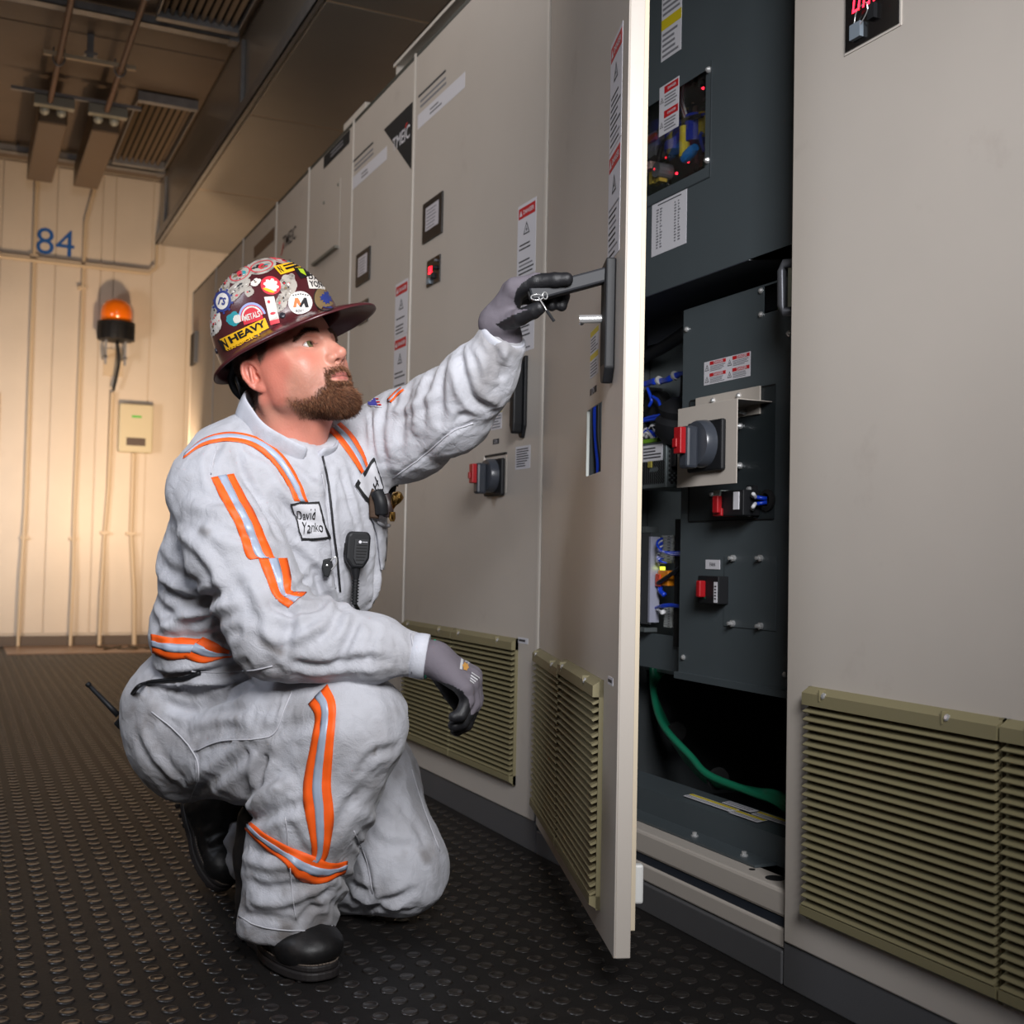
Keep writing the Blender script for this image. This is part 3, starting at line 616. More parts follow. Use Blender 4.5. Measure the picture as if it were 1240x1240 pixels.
def danger_wide(T, parent, u0, u1, v0, v1, cols, rows, seed):
    m = MB(); rr = random.Random(seed); m.box(u0, u1, v0, v1, 0, .0006, 0); cw = (u1-u0)/cols; chh = (v1-v0)/rows
    for i in range(cols):
        for j in range(rows):
            x = u0+i*cw; y = v0+j*chh; m.box(x+cw*.26, x+cw*.97, y+chh*.64, y+chh*.93, .0006, .001, 1); text(m, 'DANGER', x+cw*.66, y+chh*.785, cw*.42, 0, .0015)
            tri_mark(m, x+cw*.14, y+chh*.38, cw*.11, 3, .001); lines(m, rr, x+cw*.28, x+cw*.95, y+chh*.08, y+chh*.58, 4, 4, .0007, ragged=.3)
    return m.build('danger_label', LM, parent, T)
danger_wide(UT, up, a[0], b[0], a[1]-.112, a[1]-.0, 1, 2, 11)
a = at(790, 244, XU); b = at(832, 228, XU); _, vb = at(832, 294, XU)
m = MB(); rr = random.Random(2); m.box(a[0], b[0], vb, b[1], 0, .0006, 0); hh = b[1]-vb; ww = b[0]-a[0]
m.box(a[0]+ww*.18, a[0]+ww*.85, b[1]-hh*.07, b[1]-hh*.05, .0006, .0009, 3)
for k in range(14):
    v = b[1]-hh*(.15+.055*k)
    for c0 in (.14, .24, .66, .76): m.box(a[0]+ww*c0, a[0]+ww*(c0+.03+.04*rr.random()), v-.0018, v+.0018, .0006, .0009, 4)
m.build('connection_chart', LM, up, UT)
a = at(801, 60, XU); b = at(825, 50, XU); warn_label(UT, up, a[0], b[0], a[1]-.03, a[1]+.16, 4)
# electronics behind the window
XB = XU+.14; BT = frame((XB, 0, 0), (0, -1, 0), (0, 0, 1), (-1, 0, 0))
pc = MB(); pc.box(-2.58, -1.95, wz0-.1, wz1+.3, 0, .003); cb = pc.build('circuit_board', pcb, oc, BT)
def on_pcb(px, py, dx=.10): return at(px, py, XB-dx)
cm = MB(); rr = random.Random(5)
for k in range(160):
    u = -2.5+rr.random()*.5; v = wz0-.05+rr.random()*.45; s = .004+rr.random()*.010; cm.box(u, u+s, v, v+s*rr.choice((.5, 1, 2)), .003, .006+rr.random()*.01, rr.choice((0, 0, 1, 2, 3)))
cm.build('small_components', [mat('chip_black', (20, 22, 22), .4), mat('chip_tan', (150, 140, 110), .5), mat('chip_green', (30, 90, 62), .5), mat('chip_grey', (90, 96, 98), .4)], cb, BT)
def comp(name, fn, mm, lb=None):
    b = MB(); fn(b); return b.build(name, mm, cb, BT, smooth=False, bevel=0, label=lb)
def zz(px, py, w=.05):
    u, v = at(px, py, XB-w); return (u, v, w)
cap_b = mat('capacitor_blue', (30, 55, 175), .25)
for (px, py, r) in ((817, 168, .024), (842, 157, .024)):
    c0 = zz(px, py); comp('capacitor', lambda b: b.lathe([(r, -.03), (r*1.02, -.028), (r*1.02, .03), (r, .032)], c0, (0, 1, 0), 16), cap_b, 'blue can capacitor')
c0 = zz(829, 172, .07); comp('capacitor', lambda b: b.lathe([(.012, -.035), (.012, .035)], c0, (0, 1, 0), 12), yel_l, 'yellow tube capacitor')
c0 = zz(852, 150, .05); comp('capacitor', lambda b: b.lathe([(.012, -.025), (.012, .025)], c0, (0, 1, 0), 12), yel_l, 'yellow tube capacitor')
c0 = zz(835, 186, .07); comp('capacitor', lambda b: b.lathe([(.010, -.024), (.013, -.01), (.013, .01), (.009, .026)], c0, (1, .3, 0), 12), mat('cap_cyan', (25, 130, 215), .3), 'light blue drop capacitor')
for (px, py) in ((789, 215), (797, 212)):
    c0 = zz(px, py, .06); comp('coil', lambda b: b.box(c0[0]-.008, c0[0]+.008, c0[1]-.016, c0[1]+.014, .04, .062), mat('coil_yellow', (190, 165, 60), .5))
c0 = zz(803, 207, .05); comp('capacitor', lambda b: b.lathe([(.018, -.02), (.018, .02)], c0, (0, 0, 1), 14), mat('cap_grey', (110, 112, 115), .35), 'grey round capacitor')
c0 = zz(792, 203, .05); comp('relay', lambda b: b.box(c0[0]-.018, c0[0]+.014, c0[1]-.008, c0[1]+.01, .02, .07), mat('relay_pink', (200, 170, 160), .5))
c0 = zz(788, 176, .05); comp('connector', lambda b: b.box(c0[0]-.02, c0[0]+.02, c0[1]-.03, c0[1]+.03, .02, .05), mat('conn_grey', (140, 142, 145), .5))
c0 = zz(788, 168, .06); comp('connector', lambda b: b.box(c0[0]-.016, c0[0]+.018, c0[1]-.006, c0[1]+.01, .052, .06), mat('conn_orange', (200, 80, 45), .5), 'orange plug')
for (px, py) in ((852, 107), (834, 196), (820, 210)):
    c0 = zz(px, py, .03); comp('indicator', lambda b: b.lathe([(.0035, 0), (.002, .004)], c0, (0, 0, 1), 8), led_r, 'lit red indicator')
def wire(pts, r, mm, parent, name='wire', w=.07, X=None):
    b = MB(); X = XB if X is None else X
    Q = []
    for p in pts:
        ww = p[2] if len(p) > 2 else w; u, v = at(p[0], p[1], X-ww); Q.append((X-ww, -u, v))
    b.tube(Q, r, 8); return b.build(name, mm, parent, smooth=True)
for i, (dx, mm) in enumerate(((0, wire_w), (1.2, red_p), (2.6, wire_w), (-1.2, mat('wire_brown', (110, 70, 55), .5)))):
    wire([(824+dx*1.6, 98), (823+dx, 118), (826+dx, 130), (830+dx, 142), (833+dx*.6, 146)], .0028, mm, cb)
    wire([(828+dx*.7, 152), (829+dx*.8, 158), (829+dx*.3, 164)], .0022, mm, cb)
wire([(797, 196), (801, 178), (813, 164), (832, 145), (850, 140)], .006, blackp, cb)
wire([(850, 160), (848, 165), (850, 175), (853, 183)], .004, wire_b, cb); wire([(838, 141), (846, 140), (853, 138)], .003, wire_b, cb)
# lower inner panel
XL = 1.455; PT = frame((XL, 0, 0), (0, -1, 0), (0, 0, 1), (-1, 0, 0))
lu, lt = at(828, 376, XL); _, lb_ = at(824, 820, XL); h0, hz1 = at(925, 347, XL); _, hz0 = at(925, 380, XL)
h1, _ = at(944, 340, XL)
m = MB(); holed(m, lu, -1.70, lb_, lt, -.002, 0, [(h0, h1, hz0, hz1)]); lp = m.build('lower_panel', ipanel, oc, PT)
m = MB(); m.box(lu, -1.70, lb_-.002, lb_, -.03, .012); m.box(lu, -1.7, lb_, lb_+.012, .0, .012); m.build('panel_lip', ipanel, lp, PT)
for (px, py) in ((922, 352), (922, 381), (832, 399), (956, 404), (828, 796), (951, 817)):
    u, v = at(px, py, XL); m = MB(); m.lathe([(.006, 0), (.006, .003), (.003, .006), (0, .007)], (u, v, 0), (0, 0, 1), 10); m.build('screw', chrome, lp, PT)
m = MB(); m.box(h0-.02, h1+.02, hz0-.02, hz1+.02, -.06, -.05); m.build('latch_backing', mat('latch_yellow_zinc', (168, 178, 140), .35, .6), lp, PT)
# bent lift handle
a = at(947, 322, XL-.09); b = at(947, 378, XL-.09)
m = MB(); m.tube([(a[0]+.07, a[1]+.004, .03), (a[0]+.005, a[1]+.003, .09), (a[0], a[1]-.01, .09), (a[0], b[1]+.012, .09), (a[0]+.006, b[1], .09), (a[0]+.07, b[1], .03)], .0085, 10, sm=False); m.build('lift_handle', mat('handle_steel', (104, 106, 112), .4, .5), lp, PT, smooth=True)
m = MB(); p0 = at(952, 350, XL-.02); m.box(p0[0]-.005, p0[0]+.05, p0[1]-.04, p0[1]+.045, .01, .012); m.build('latch_plate', mat('latch_pale', (205, 215, 200), .35, .3), lp, PT)
a = at(853, 439, XL); b = at(909, 427, XL); _, vb = at(853, 467, XL); danger_wide(PT, lp, a[0], b[0], vb, a[1], 2, 2, 12)
# recessed cut-out with switch bracket
r0, rt = at(837, 486, XL); r1, _ = at(940, 463, XL); _, rb = at(837, 631, XL)
m = MB(); m.box(r0, r1, rb, rt, .0005, .0015); m.build('cutout_plate', mat('cutout_dark', (50, 57, 60), .35, .2), lp, PT)
m = MB(); m.box(r0, r1, rt-.001, rt+.002, .0015, .003); m.box(r0-.003, r0, rb, rt, .0015, .003); m.box(r0, r1, rb-.002, rb, .0015, .003); m.build('cutout_edge', blackm, lp, PT)
# beige bracket carrying the rotary switch, standing off the panel
XS = XL-.085; ST = frame((XS, 0, 0), (0, -1, 0), (0, 0, 1), (-1, 0, 0))
s0, s_t = at(821, 497, XS); s1, _ = at(893, 480, XS); _, s_b = at(893, 585, XS); s_t = at(893, 482, XS)[1]
m = MB(); m.box(s0, s1, s_b, s_t, -.002, 0); m.box(s0+.03, s1, s_t-.002, s_t, -.085, -.002); m.box(s0, s0+.002, s_b+.02, s_t-.02, -.083, -.002); br = m.build('switch_bracket', cab, oc, ST, bevel=.0008)
f0, ft = at(843, 483, XL-.004); f1, fb = at(921, 476, XL-.004)
m = MB(); m.box(f0, f1, s_t-.022, s_t+.035, .002, .006); m.build('mounting_tab', cab, br, PT, bevel=.001)
for (px, py) in ((863, 485), (894, 479)):
    u, v = at(px, py, XL-.008); m = MB(); m.lathe([(.006, 0), (.006, .003), (.0035, .006)], (u, v, .006), (0, 0, 1), 10); m.build('screw', chrome, br, PT)
for (px, py) in ((905, 499), (898, 516), (898, 564)):
    u, v = at(px, py, XL); m = MB(); m.lathe([(.007, 0), (.007, .004), (.004, .01), (.0035, .02)], (u, v, .002), (0, 0, 1), 10); m.build('stud_bolt', chrome, lp, PT)
a = at(832, 510, XS-.012); b = at(874, 505, XS-.012); _, vb = at(874, 571, XS-.012); _, vt = at(868, 507, XS-.012)
rs_ = rotary(ST, br, a[0], b[0], vb+.004, vt, 0.0)
# relay block with plug
RX = XL-.0; m = MB(); u0, v1 = at(868, 594, XL-.04); u1, v0 = at(902, 624, XL-.04)
m.box(u0+.018, u1, v0, v1-.002, .003, .045); rb_ = m.build('relay_block', blackp, oc, PT, bevel=.002)
m = MB(); m.box(u0, u0+.022, v0+.018, v1, .003, .05); m.build('plug_housing', mat('plug_pale', (180, 190, 185), .4), rb_, PT, bevel=.002)
m = MB(); m.box(u0+.010, u0+.028, v0+.006, v1-.012, .046, .058); m.box(u0, u0+.03, v0-.0, v0+.016, .003, .05); m.build('red_tab', red_p, rb_, PT, bevel=.002)
m = MB(); m.box(u1-.030, u1-.012, v0+.012, v1-.006, .045, .047); m.build('label', label_w, rb_, PT)
g = at(931, 606, XL); m = MB(); m.lathe([(.022, 0), (.022, .006), (.014, .009), (.012, .002), (0, .002)], (g[0], g[1], .001), (0, 0, 1), 18, caps=False); m.build('grommet', blackm, lp, PT)
for dv in (.008, -.010):
    m = MB(); m.tube([(u1-.002, (v0+v1)/2+dv*1.4, .02), (u1+.02, (v0+v1)/2+dv*1.4+.004, .035), (g[0]-.01, g[1]+dv*.7, .025)], .004, 8); m.build('wire', wire_w, rb_, PT, smooth=True)
    m = MB(); m.tube([(g[0]-.013, g[1]+dv*.8, .026), (g[0]+.002, g[1]+dv*.4, .006)], .004, 8); m.build('wire', wire_b, rb_, PT, smooth=True)
for (px, py) in ((909, 592), (909, 623), (864, 599)):
    u, v = at(px, py, XL-.01); m = MB(); m.box(u-.012, u+.012, v-.007, v+.007, .001, .012, 0); m.lathe([(.005, 0), (.004, .006)], (u, v, .012), (0, 0, 1), 10, 1); m.build('terminal_clip', [blackp, chrome], rb_, PT)
# lower cover plate with four stand-offs and breaker
c0, ct = at(878, 673, XL); c1, _ = at(941, 672, XL); _, cbm = at(877, 758, XL)
m = MB(); m.box(c0, c1, cbm, ct, .0, .002); m.build('cover_plate', ipanel, lp, PT, bevel=.0006)
for (px, py) in ((890, 676), (923, 676), (889, 755), (923, 758)):
    u, v = at(px, py, XL); m = MB(); m.lathe([(.007, 0), (.007, .006), (.004, .007), (.004, .014), (0, .015)], (u, v, .002), (0, 0, 1), 10); m.build('screw', chrome, lp, PT)
b0, bt = at(851, 697, XL-.015); b1, _ = at(876, 697, XL-.015); _, bb = at(851, 730, XL-.015)
m = MB(); m.box(b0, b1, bb, bt, .001, .028); bk = m.build('circuit_breaker', blackp, oc, PT, bevel=.002)
m = MB(); m.box(b0+.018, b0+.032, bt-.045, bt-.01, .028, .045, R=None); m.build('red_lever', red_p, bk, PT, bevel=.003)
m = MB(); m.box(b1-.014, b1-.002, bb+.003, bt-.012, .028, .029, 0); lines(m, random.Random(3), b1-.012, b1-.004, bb+.008, bt-.018, 5, 3, .029); m.box(b0+.012, b0+.03, bb+.01, bb+.016, .028, .029, 2); m.build('label', [label_w, red_l, mat('bk_green', (20, 70, 50), .5), ink, lgrey], bk, PT)
m = MB(); u, v = at(855, 689, XL); m.box(u, u+.052, v, v+.020, .0005, .0015, 0); text(m, 'FAN', u+.026, v+.010, .02, 1, .002); m.build('label', [label_w, ink], bk, PT)
# deeper left bay behind the door edge
XD = 1.62; DT_ = frame((XD, 0, 0), (0, -1, 0), (0, 0, 1), (-1, 0, 0))
m = MB(); m.box(-2.632, -1.75, .45, 1.28, -.003, 0); mp = m.build('mounting_plate', zinc, oc, DT_)
m = MB()
m.tube([(XD-.05, 2.62, 1.245), (XD-.05, 2.5, 1.26), (XD-.05, 2.38, 1.285)], .016, 8); m.build('black_harness', blackp, mp, smooth=True)
def bay(pts, r, mm, w=.06, name='wire', par=None): return wire(pts, r, mm, par or mp, name, w, XD)
rr = random.Random(8)
for k in range(7):
    j = lambda: rr.uniform(-2.4, 2.4)
    bay([(774, 468+j(), .06), (784, 464+j(), .06), (792, 462+j(), .07), (800, 462+j(), .06), (810, 459+j(), .07), (820, 454+j(), .06), (832, 451+j(), .06)], .0042, wire_b)
for (px, py) in ((799, 461), (818, 455)):
    u, v = at(px, py, XD-.06); m = MB(); m.lathe([(.0115, -.003), (.0115, .003)], (u, v, .062), (1, .3, 0), 10); m.build('cable_tie', mat('tie_pale', (170, 170, 165), .5), mp, DT_)
for pts in (((784, 470), (787, 478), (789, 485), (786, 492)), ((790, 480), (797, 485), (800, 494), (801, 503), (795, 507), (785, 509), (776, 511)), ((776, 509), (788, 505), (800, 503))): bay(pts, .004, wire_b)
bay([(829, 455), (828, 475), (823, 500), (818, 515)], .010, blackp)
for (px, py, r) in ((790, 492, .042), (786, 478, .02)):
    u, v = at(px, py, XD-.03); m = MB(); m.lathe([(r, 0), (r, .03), (r*.6, .04), (0, .045)], (u, v, .0), (0, 0, 1), 18); shade_auto(m.build('round_socket', blackm, mp, DT_))
u, v = at(812, 508, XD-.12); m = MB(); m.lathe([(.045, -.05), (.062, -.03), (.062, .0), (.05, .012), (.055, .03), (.03, .05)], (u, v, .09), (.35, 1, .2), 16); shade_auto(m.build('cable_boot', blackp, mp, DT_))
m = MB(); [m.box(u-.05+.02*k, u-.036+.02*k, v-.11-.01*(k % 2), v-.06, .06, .11) for k in range(3)]; m.build('plug', blackp, mp, DT_, bevel=.003)
for k in range(9):
    px = 774+rr.random()*24; py = 519+rr.random()*12; bay([(px, py), (px+4, py-4), (px+9, py+rr.uniform(-3, 5)), (px+13, py+5)], .004, rr.choice((wire_w, wire_w, blackp, wire_b)), w=.08)
for k in range(5): wire([(722+k*.8, 470, .0), (720+k*1.2, 500, .0), (721+k*.9, 530, .0), (724+k, 565, 0), (722, 590, 0)], .0045, wire_b if k < 3 else blackp, oc, 'wire', 0, 1.45)
m = MB(); m.box(DX-.004, DX+.0235, OY1-.0055, OY1+.0055, .11, 2.39); m.build('seam_strip', cab_edge, oc)
# power supply with perforated case
u0, v1 = at(776, 538, XD-.12); u1, v0 = at(806, 590, XD-.12)
m = MB(); m.box(u0-.03, u1, v0, v1, 0, .12); ps = m.build('power_supply', mat('psu_grey', (98, 106, 108), .4, .4), oc, DT_, bevel=.002)
m = MB(); m.box(u0+.01, u1-.015, v1-.045, v1-.006, .12, .1206, 0); lines(m, random.Random(2), u0+.014, u1-.02, v1-.04, v1-.01, 4, 3, .1206); m.build('label', LM, ps, DT_)
m = MB(); m.box(u0+.005, u1-.04, v1+.001, v1+.010, .09, .12); m.build('terminal_green', mat('term_lime', (110, 160, 30), .4), ps, DT_)
m = MB()
nu = 11; nv = 15
for i in range(nu):
    for j in range(nv):
        uu = u0+.008+(u1-u0-.02)*i/(nu-1); vv = v0+.012+(v1-.055-v0)*j/nv
        if 3 < i < 8 and 7 < j < 11: continue
        m.lathe([(.0032, 0), (.0032, .0006)], (uu+(.003 if j % 2 else 0), vv, .1200), (0, 0, 1), 6)
s = MB()
for i in range(8):
    for j in range(16):
        s.lathe([(.0045, 0), (.0045, .0006)], (u1, v0+.012+(v1-v0-.02)*j/16, .012+.013*i+(.006 if j % 2 else 0)), (1, 0, 0), 6)
h = m.build('case_holes', blackm, ps, DT_); h['kind'] = 'stuff'; h = s.build('case_holes', blackm, ps, DT_); h['kind'] = 'stuff'
m = MB(); m.box(u0+.04, u0+.055, (v0+v1)/2-.005, (v0+v1)/2+.01, .12, .124); m.build('yellow_button', mat('btn_olive', (150, 140, 60), .5), ps, DT_)
# controller module: cover plate, board, terminal blocks
XC = XD-.13; MT = frame((XC, 0, 0), (0, -1, 0), (0, 0, 1), (-1, 0, 0))
u0, v1 = at(772, 640, XC); u1, _ = at(790, 642, XC); _, v0 = at(789, 764, XC)
m = MB(); m.box(u0-.05, u1, v0+.015, v1-.012, 0, .004, 0); m.box(u1-.005, u1+.003, v0+.02, v1-.02, -.02, .006, 1); m.box(u0-.05, u1-.02, v1-.01, v1+.004, -.03, .004, 2); m.box(u0-.05, u1-.02, v0-.004, v0+.006, -.03, .006, 2)
cv = m.build('controller_module', [mat('module_grey', (60, 62, 66), .4), mat('module_edge', (170, 172, 190), .3, .3), zinc], oc, MT)
u2, _ = at(828, 642, XC); m = MB(); m.box(u1+.004, u2+.03, v0-.005, v1+.006, -.075, -.07, 0); m.box(at(813, 640, XC)[0], u2+.03, v0-.03, v1+.02, -.07, -.01, 1); m.build('board', [pcb, blackm], cv, MT)
tb = mat('terminal_grey', (168, 172, 170), .5)
def tblock(x0, y0, x1, y1, nn):
    a = at(x0, y0, XC+.03); b = at(x1, y1, XC+.03); m = MB()
    for k in range(nn):
        va = b[1]+(a[1]-b[1])*k/nn; vb = b[1]+(a[1]-b[1])*(k+.86)/nn; m.box(a[0], b[0], va, vb, -.06, -.03, 0); m.box(a[0]+(b[0]-a[0])*.6, a[0]+(b[0]-a[0])*.85, va+.002, vb-.002, -.03, -.0295, 1)
    m.build('terminal_block', [tb, blackm], cv, MT)
tblock(801, 648, 813, 682, 10); tblock(804, 735, 812, 760, 8)
def mw(pts, r, mm): return wire(pts, r, mm, cv, 'wire', 0, XC)
for k in range(6):
    dy = k*2.2; mw([(802, 652+dy, -.02), (797, 655+dy, 0), (796+k*.4, 661+dy*.6, .01), (803, 668, .01), (815, 669+k*.5, .0), (832, 668+k*.7, 0)], .003, wire_w if k in (1, 4) else wire_b)
    mw([(804, 676, -.01), (797, 672+k, .0), (796+k, 680, 0), (802+k, 682, -.01)], .0025, wire_b if k % 2 else wire_w)
for k in range(4): mw([(794+k, 736-k*.6, -.01), (802, 733+k*.7, 0), (812, 732+k*.6, 0), (828, 734+k*.5, 0)], .003, wire_b); mw([(795+k, 738, -.01), (801, 740+k, 0), (806, 738+k, -.01)], .0025, wire_w)
mw([(794, 708, -.02), (800, 704, 0), (812, 696, .0), (826, 686, 0)], .005, blackp); mw([(815, 696, 0), (830, 682, 0)], .003, mat('wire_grey', (90, 90, 95), .4))
u, v = at(798, 700, XC); m = MB(); m.box(u-.022, u+.022, v-.018, v+.018, -.05, -.01, 0); m.box(u-.024, u-.004, v-.02, v+.01, -.009, -.004, 1); m.build('orange_relay', [mat('relay_orange', (215, 130, 20), .4), mat('relay_red', (190, 60, 20), .4)], cv, MT, bevel=.002)
u, v = at(794, 688, XC); m = MB(); m.box(u-.006, u+.001, v-.004, v+.004, -.02, -.015); m.box(u+.003, u+.010, v-.004, v+.004, -.02, -.015); m.build('indicator', led_y, cv, MT, label='lit yellow-green indicator')
m = MB(); u, v = at(795, 715, XC); m.tube([(u-.01, v+.015, -.02), (u, v, -.01), (u+.02, v-.01, -.01)], .006, 8); m.build('wire', wire_b, cv, MT, smooth=True)
# lower cross panel under the bay
m = MB(); a = at(775, 765, XC+.02)[1]; b = at(775, 806, XC+.02)[1]; m.box(-2.632, lu+.03, b, a, -.022, -.02); m.build('bay_panel', ipanel, oc, MT)
# black void cloth-like back and green earth cables
gw = 0
def gcable(pts, r, mm=wire_g):
    m = MB(); m.tube(pts, r, 8); return m.build('earth_cable', mm, oc, smooth=True)
for k in range(5):
    o1 = k*.010
    gcable([(1.62+o1, 2.60, .50-o1), (1.60, 2.56, .40), (1.56+o1, 2.45, .335-o1*1.2), (1.54+o1*.6, 2.30, .285-o1), (1.52+o1*.5, 2.20, .262-o1*.5), (1.53+o1*.4, 2.06, .250), (1.55, 1.98, .235+o1*.5), (1.60+o1, 1.90, .16+o1)], .0085)
for k in range(3):
    gcable([(1.80, 2.50, .50+.012*k), (1.84, 2.35, .42+.01*k), (1.86, 2.22, .30+.012*k), (1.80, 2.08, .26+.01*k), (1.72, 1.95, .25)], .008)
    gcable([(1.66, 2.62, .47+.014*k), (1.70, 2.50, .56+.012*k), (1.76, 2.36, .555+.01*k), (1.82, 2.2, .50)], .008)
for (x, y, z) in ((1.545, 2.20, .252), (1.59, 2.44, .318)):
    m = MB(); m.lathe([(.026, -.005), (.026, .005)], (x, y, z), (.1, 1, .3), 12); m.build('cable_tie', blackm, oc)
m = MB(); m.tube([(1.8, 2.2, .62), (1.78, 2.1, .5), (1.8, 2.04, .3)], .02, 8); m.tube([(1.85, 2.1, .62), (1.8, 2.0, .4), (1.85, 1.98, .2)], .02, 8); m.build('black_cable', blackp, oc, smooth=True)
# ---------------------------------------------------------------- the open door
DT = frame((DX, 2.65, 0), (-.32109, -.94705, 0), (0, 0, 1), (-.94705, .32109, 0))
m = MB(); holed(m, .008, .986, .076, 2.37, -.0025, 0, [(.637, .794, .895, 1.024)]); m.box(.008, .012, .076, 2.37, -.028, -.0025); m.box(.955, .986, .076, 2.37, -.028, -.0025); m.box(.012, .955, .076, .080, -.028, -.0025); m.box(.012, .955, 2.366, 2.37, -.028, -.0025); dr = m.build('door', cab, oc, DT, bevel=.002)
m = MB(); m.box(.012, .974, .12, .128, -.034, -.0285); m.box(.974, .981, .12, 2.33, -.036, -.0285); m.build('door_gasket', mat('gasket_cream', (206, 192, 168), .6), dr, DT)
m = MB(); m.box(.637, .642, .896, 1.023, -.005, .0006); m.build('window_rim', mat('rim_white', (190, 195, 190), .4), dr, DT)
m = MB(); m.box(.955, .972, .160, .225, -.052, -.0365); m.build('stop_block', mat('block_white', (215, 215, 212), .4), dr, DT, bevel=.004)
danger_label(DT, dr, .828, .935, 1.470, 1.672, 21); danger_label(DT, dr, .828, .935, 1.268, 1.468, 22)
warn_label(DT, dr, .668, .752, 1.083, 1.175, 23)
m = MB(); m.box(.672, .738, 1.050, 1.062, 0, .0008, 0); text(m, 'ON', .705, 1.056, .03, 1, .0011); m.build('name_plate', [ink, label_w], dr, DT)
text_label(DT, dr, .898, .944, .518, .532, 1, 9)
gL = vent(DT, oc, .028, .436, .118, .510, 24); gR = vent(DT, oc, .441, .860, .118, .520, 24)
# swing handle, lifted out of its base
m = MB(); m.prism([(.862, 1.075), (.872, 1.045), (.892, 1.043), (.910, 1.068), (.912, 1.262), (.864, 1.254)], 0, .018); hb = m.build('door_handle', blackp, oc, DT, bevel=.003)
m = MB(); m.box(.872, .902, 1.075, 1.235, .018, .0185); m.build('handle_recess', blackm, hb, DT)
m = MB(); a = np.array([.887, 1.236, .010]); b = np.array([.872, 1.196, .146])
d = (b-a)/np.linalg.norm(b-a); s_ = np.array([1., 0, .1]); s_ -= d*(s_@d); s_ /= np.linalg.norm(s_); up_ = np.cross(d, s_)
AT = np.eye(4); AT[:3, 0] = s_; AT[:3, 1] = up_; AT[:3, 2] = d; AT[:3, 3] = a
L_ = np.linalg.norm(b-a); m = MB(); m.prism([(-.013, -.013), (.013, -.013), (.013, .013), (-.013, .013)], 0, L_, 0, R=AT); m.build('grip_arm', mat('handle_black', (22, 24, 30), .6, 0, .05, 600), hb, DT, bevel=.004)
m = MB(); m.lathe([(.0075, 0), (.0075, .001)], xf(AT, [(-.0131, 0, L_-.026)])[0], -s_, 14); m.lathe([(.0095, 0), (.0095, .003), (.007, .004)], xf(AT, [(-.0131, 0, L_-.055)])[0]*0+xf(AT, [(0, 0, L_)])[0], d, 14); m.build('grip_hole', blackm, hb, DT)
m = MB(); m.cyl((.874, 1.160, .018), (.872, 1.158, .058), .0075, 14); m.cyl((.868, 1.158, .048), (.858, 1.154, .052), .005, 10); shade_auto(m.build('lock_pin', chrome, hb, DT))
HAND_A = xf(DT, [b])[0]; HAND_D = DT[:3, :3]@d
# key ring and key hanging in the grip end
t = empty('key_ring', tuple(HAND_A), 'steel key ring with one dark key hanging at the end of the door handle', 'keys')
def loopring(c, n1, n2, R, r, nm, mm):
    m = MB(); c = np.array(c); Q = [c+R*(math.cos(a)*n1+math.sin(a)*n2) for a in np.linspace(0, 2*math.pi, 20)]; m.tube(Q, r, 6, sm=False); return m.build(nm, mm, t, smooth=True)
k0 = P(650, 360, 2.06)
loopring(k0, CR, CU*.6+CF*.5, .010, .0013, 'ring', chrome); loopring(P(660, 358, 2.06), CR*.7+CF*.7, CU, .006, .0013, 'ring', chrome)
m = MB(); m.tube([P(652, 360, 2.055), P(659, 371, 2.05), P(662, 376, 2.05)], .0014, 6); m.build('key_shank', chrome, t, smooth=True)
m = MB(); m.tube([P(662, 376, 2.05), P(671, 389, 2.05)], .0028, 8); m.build('key_blade', blackp, t)
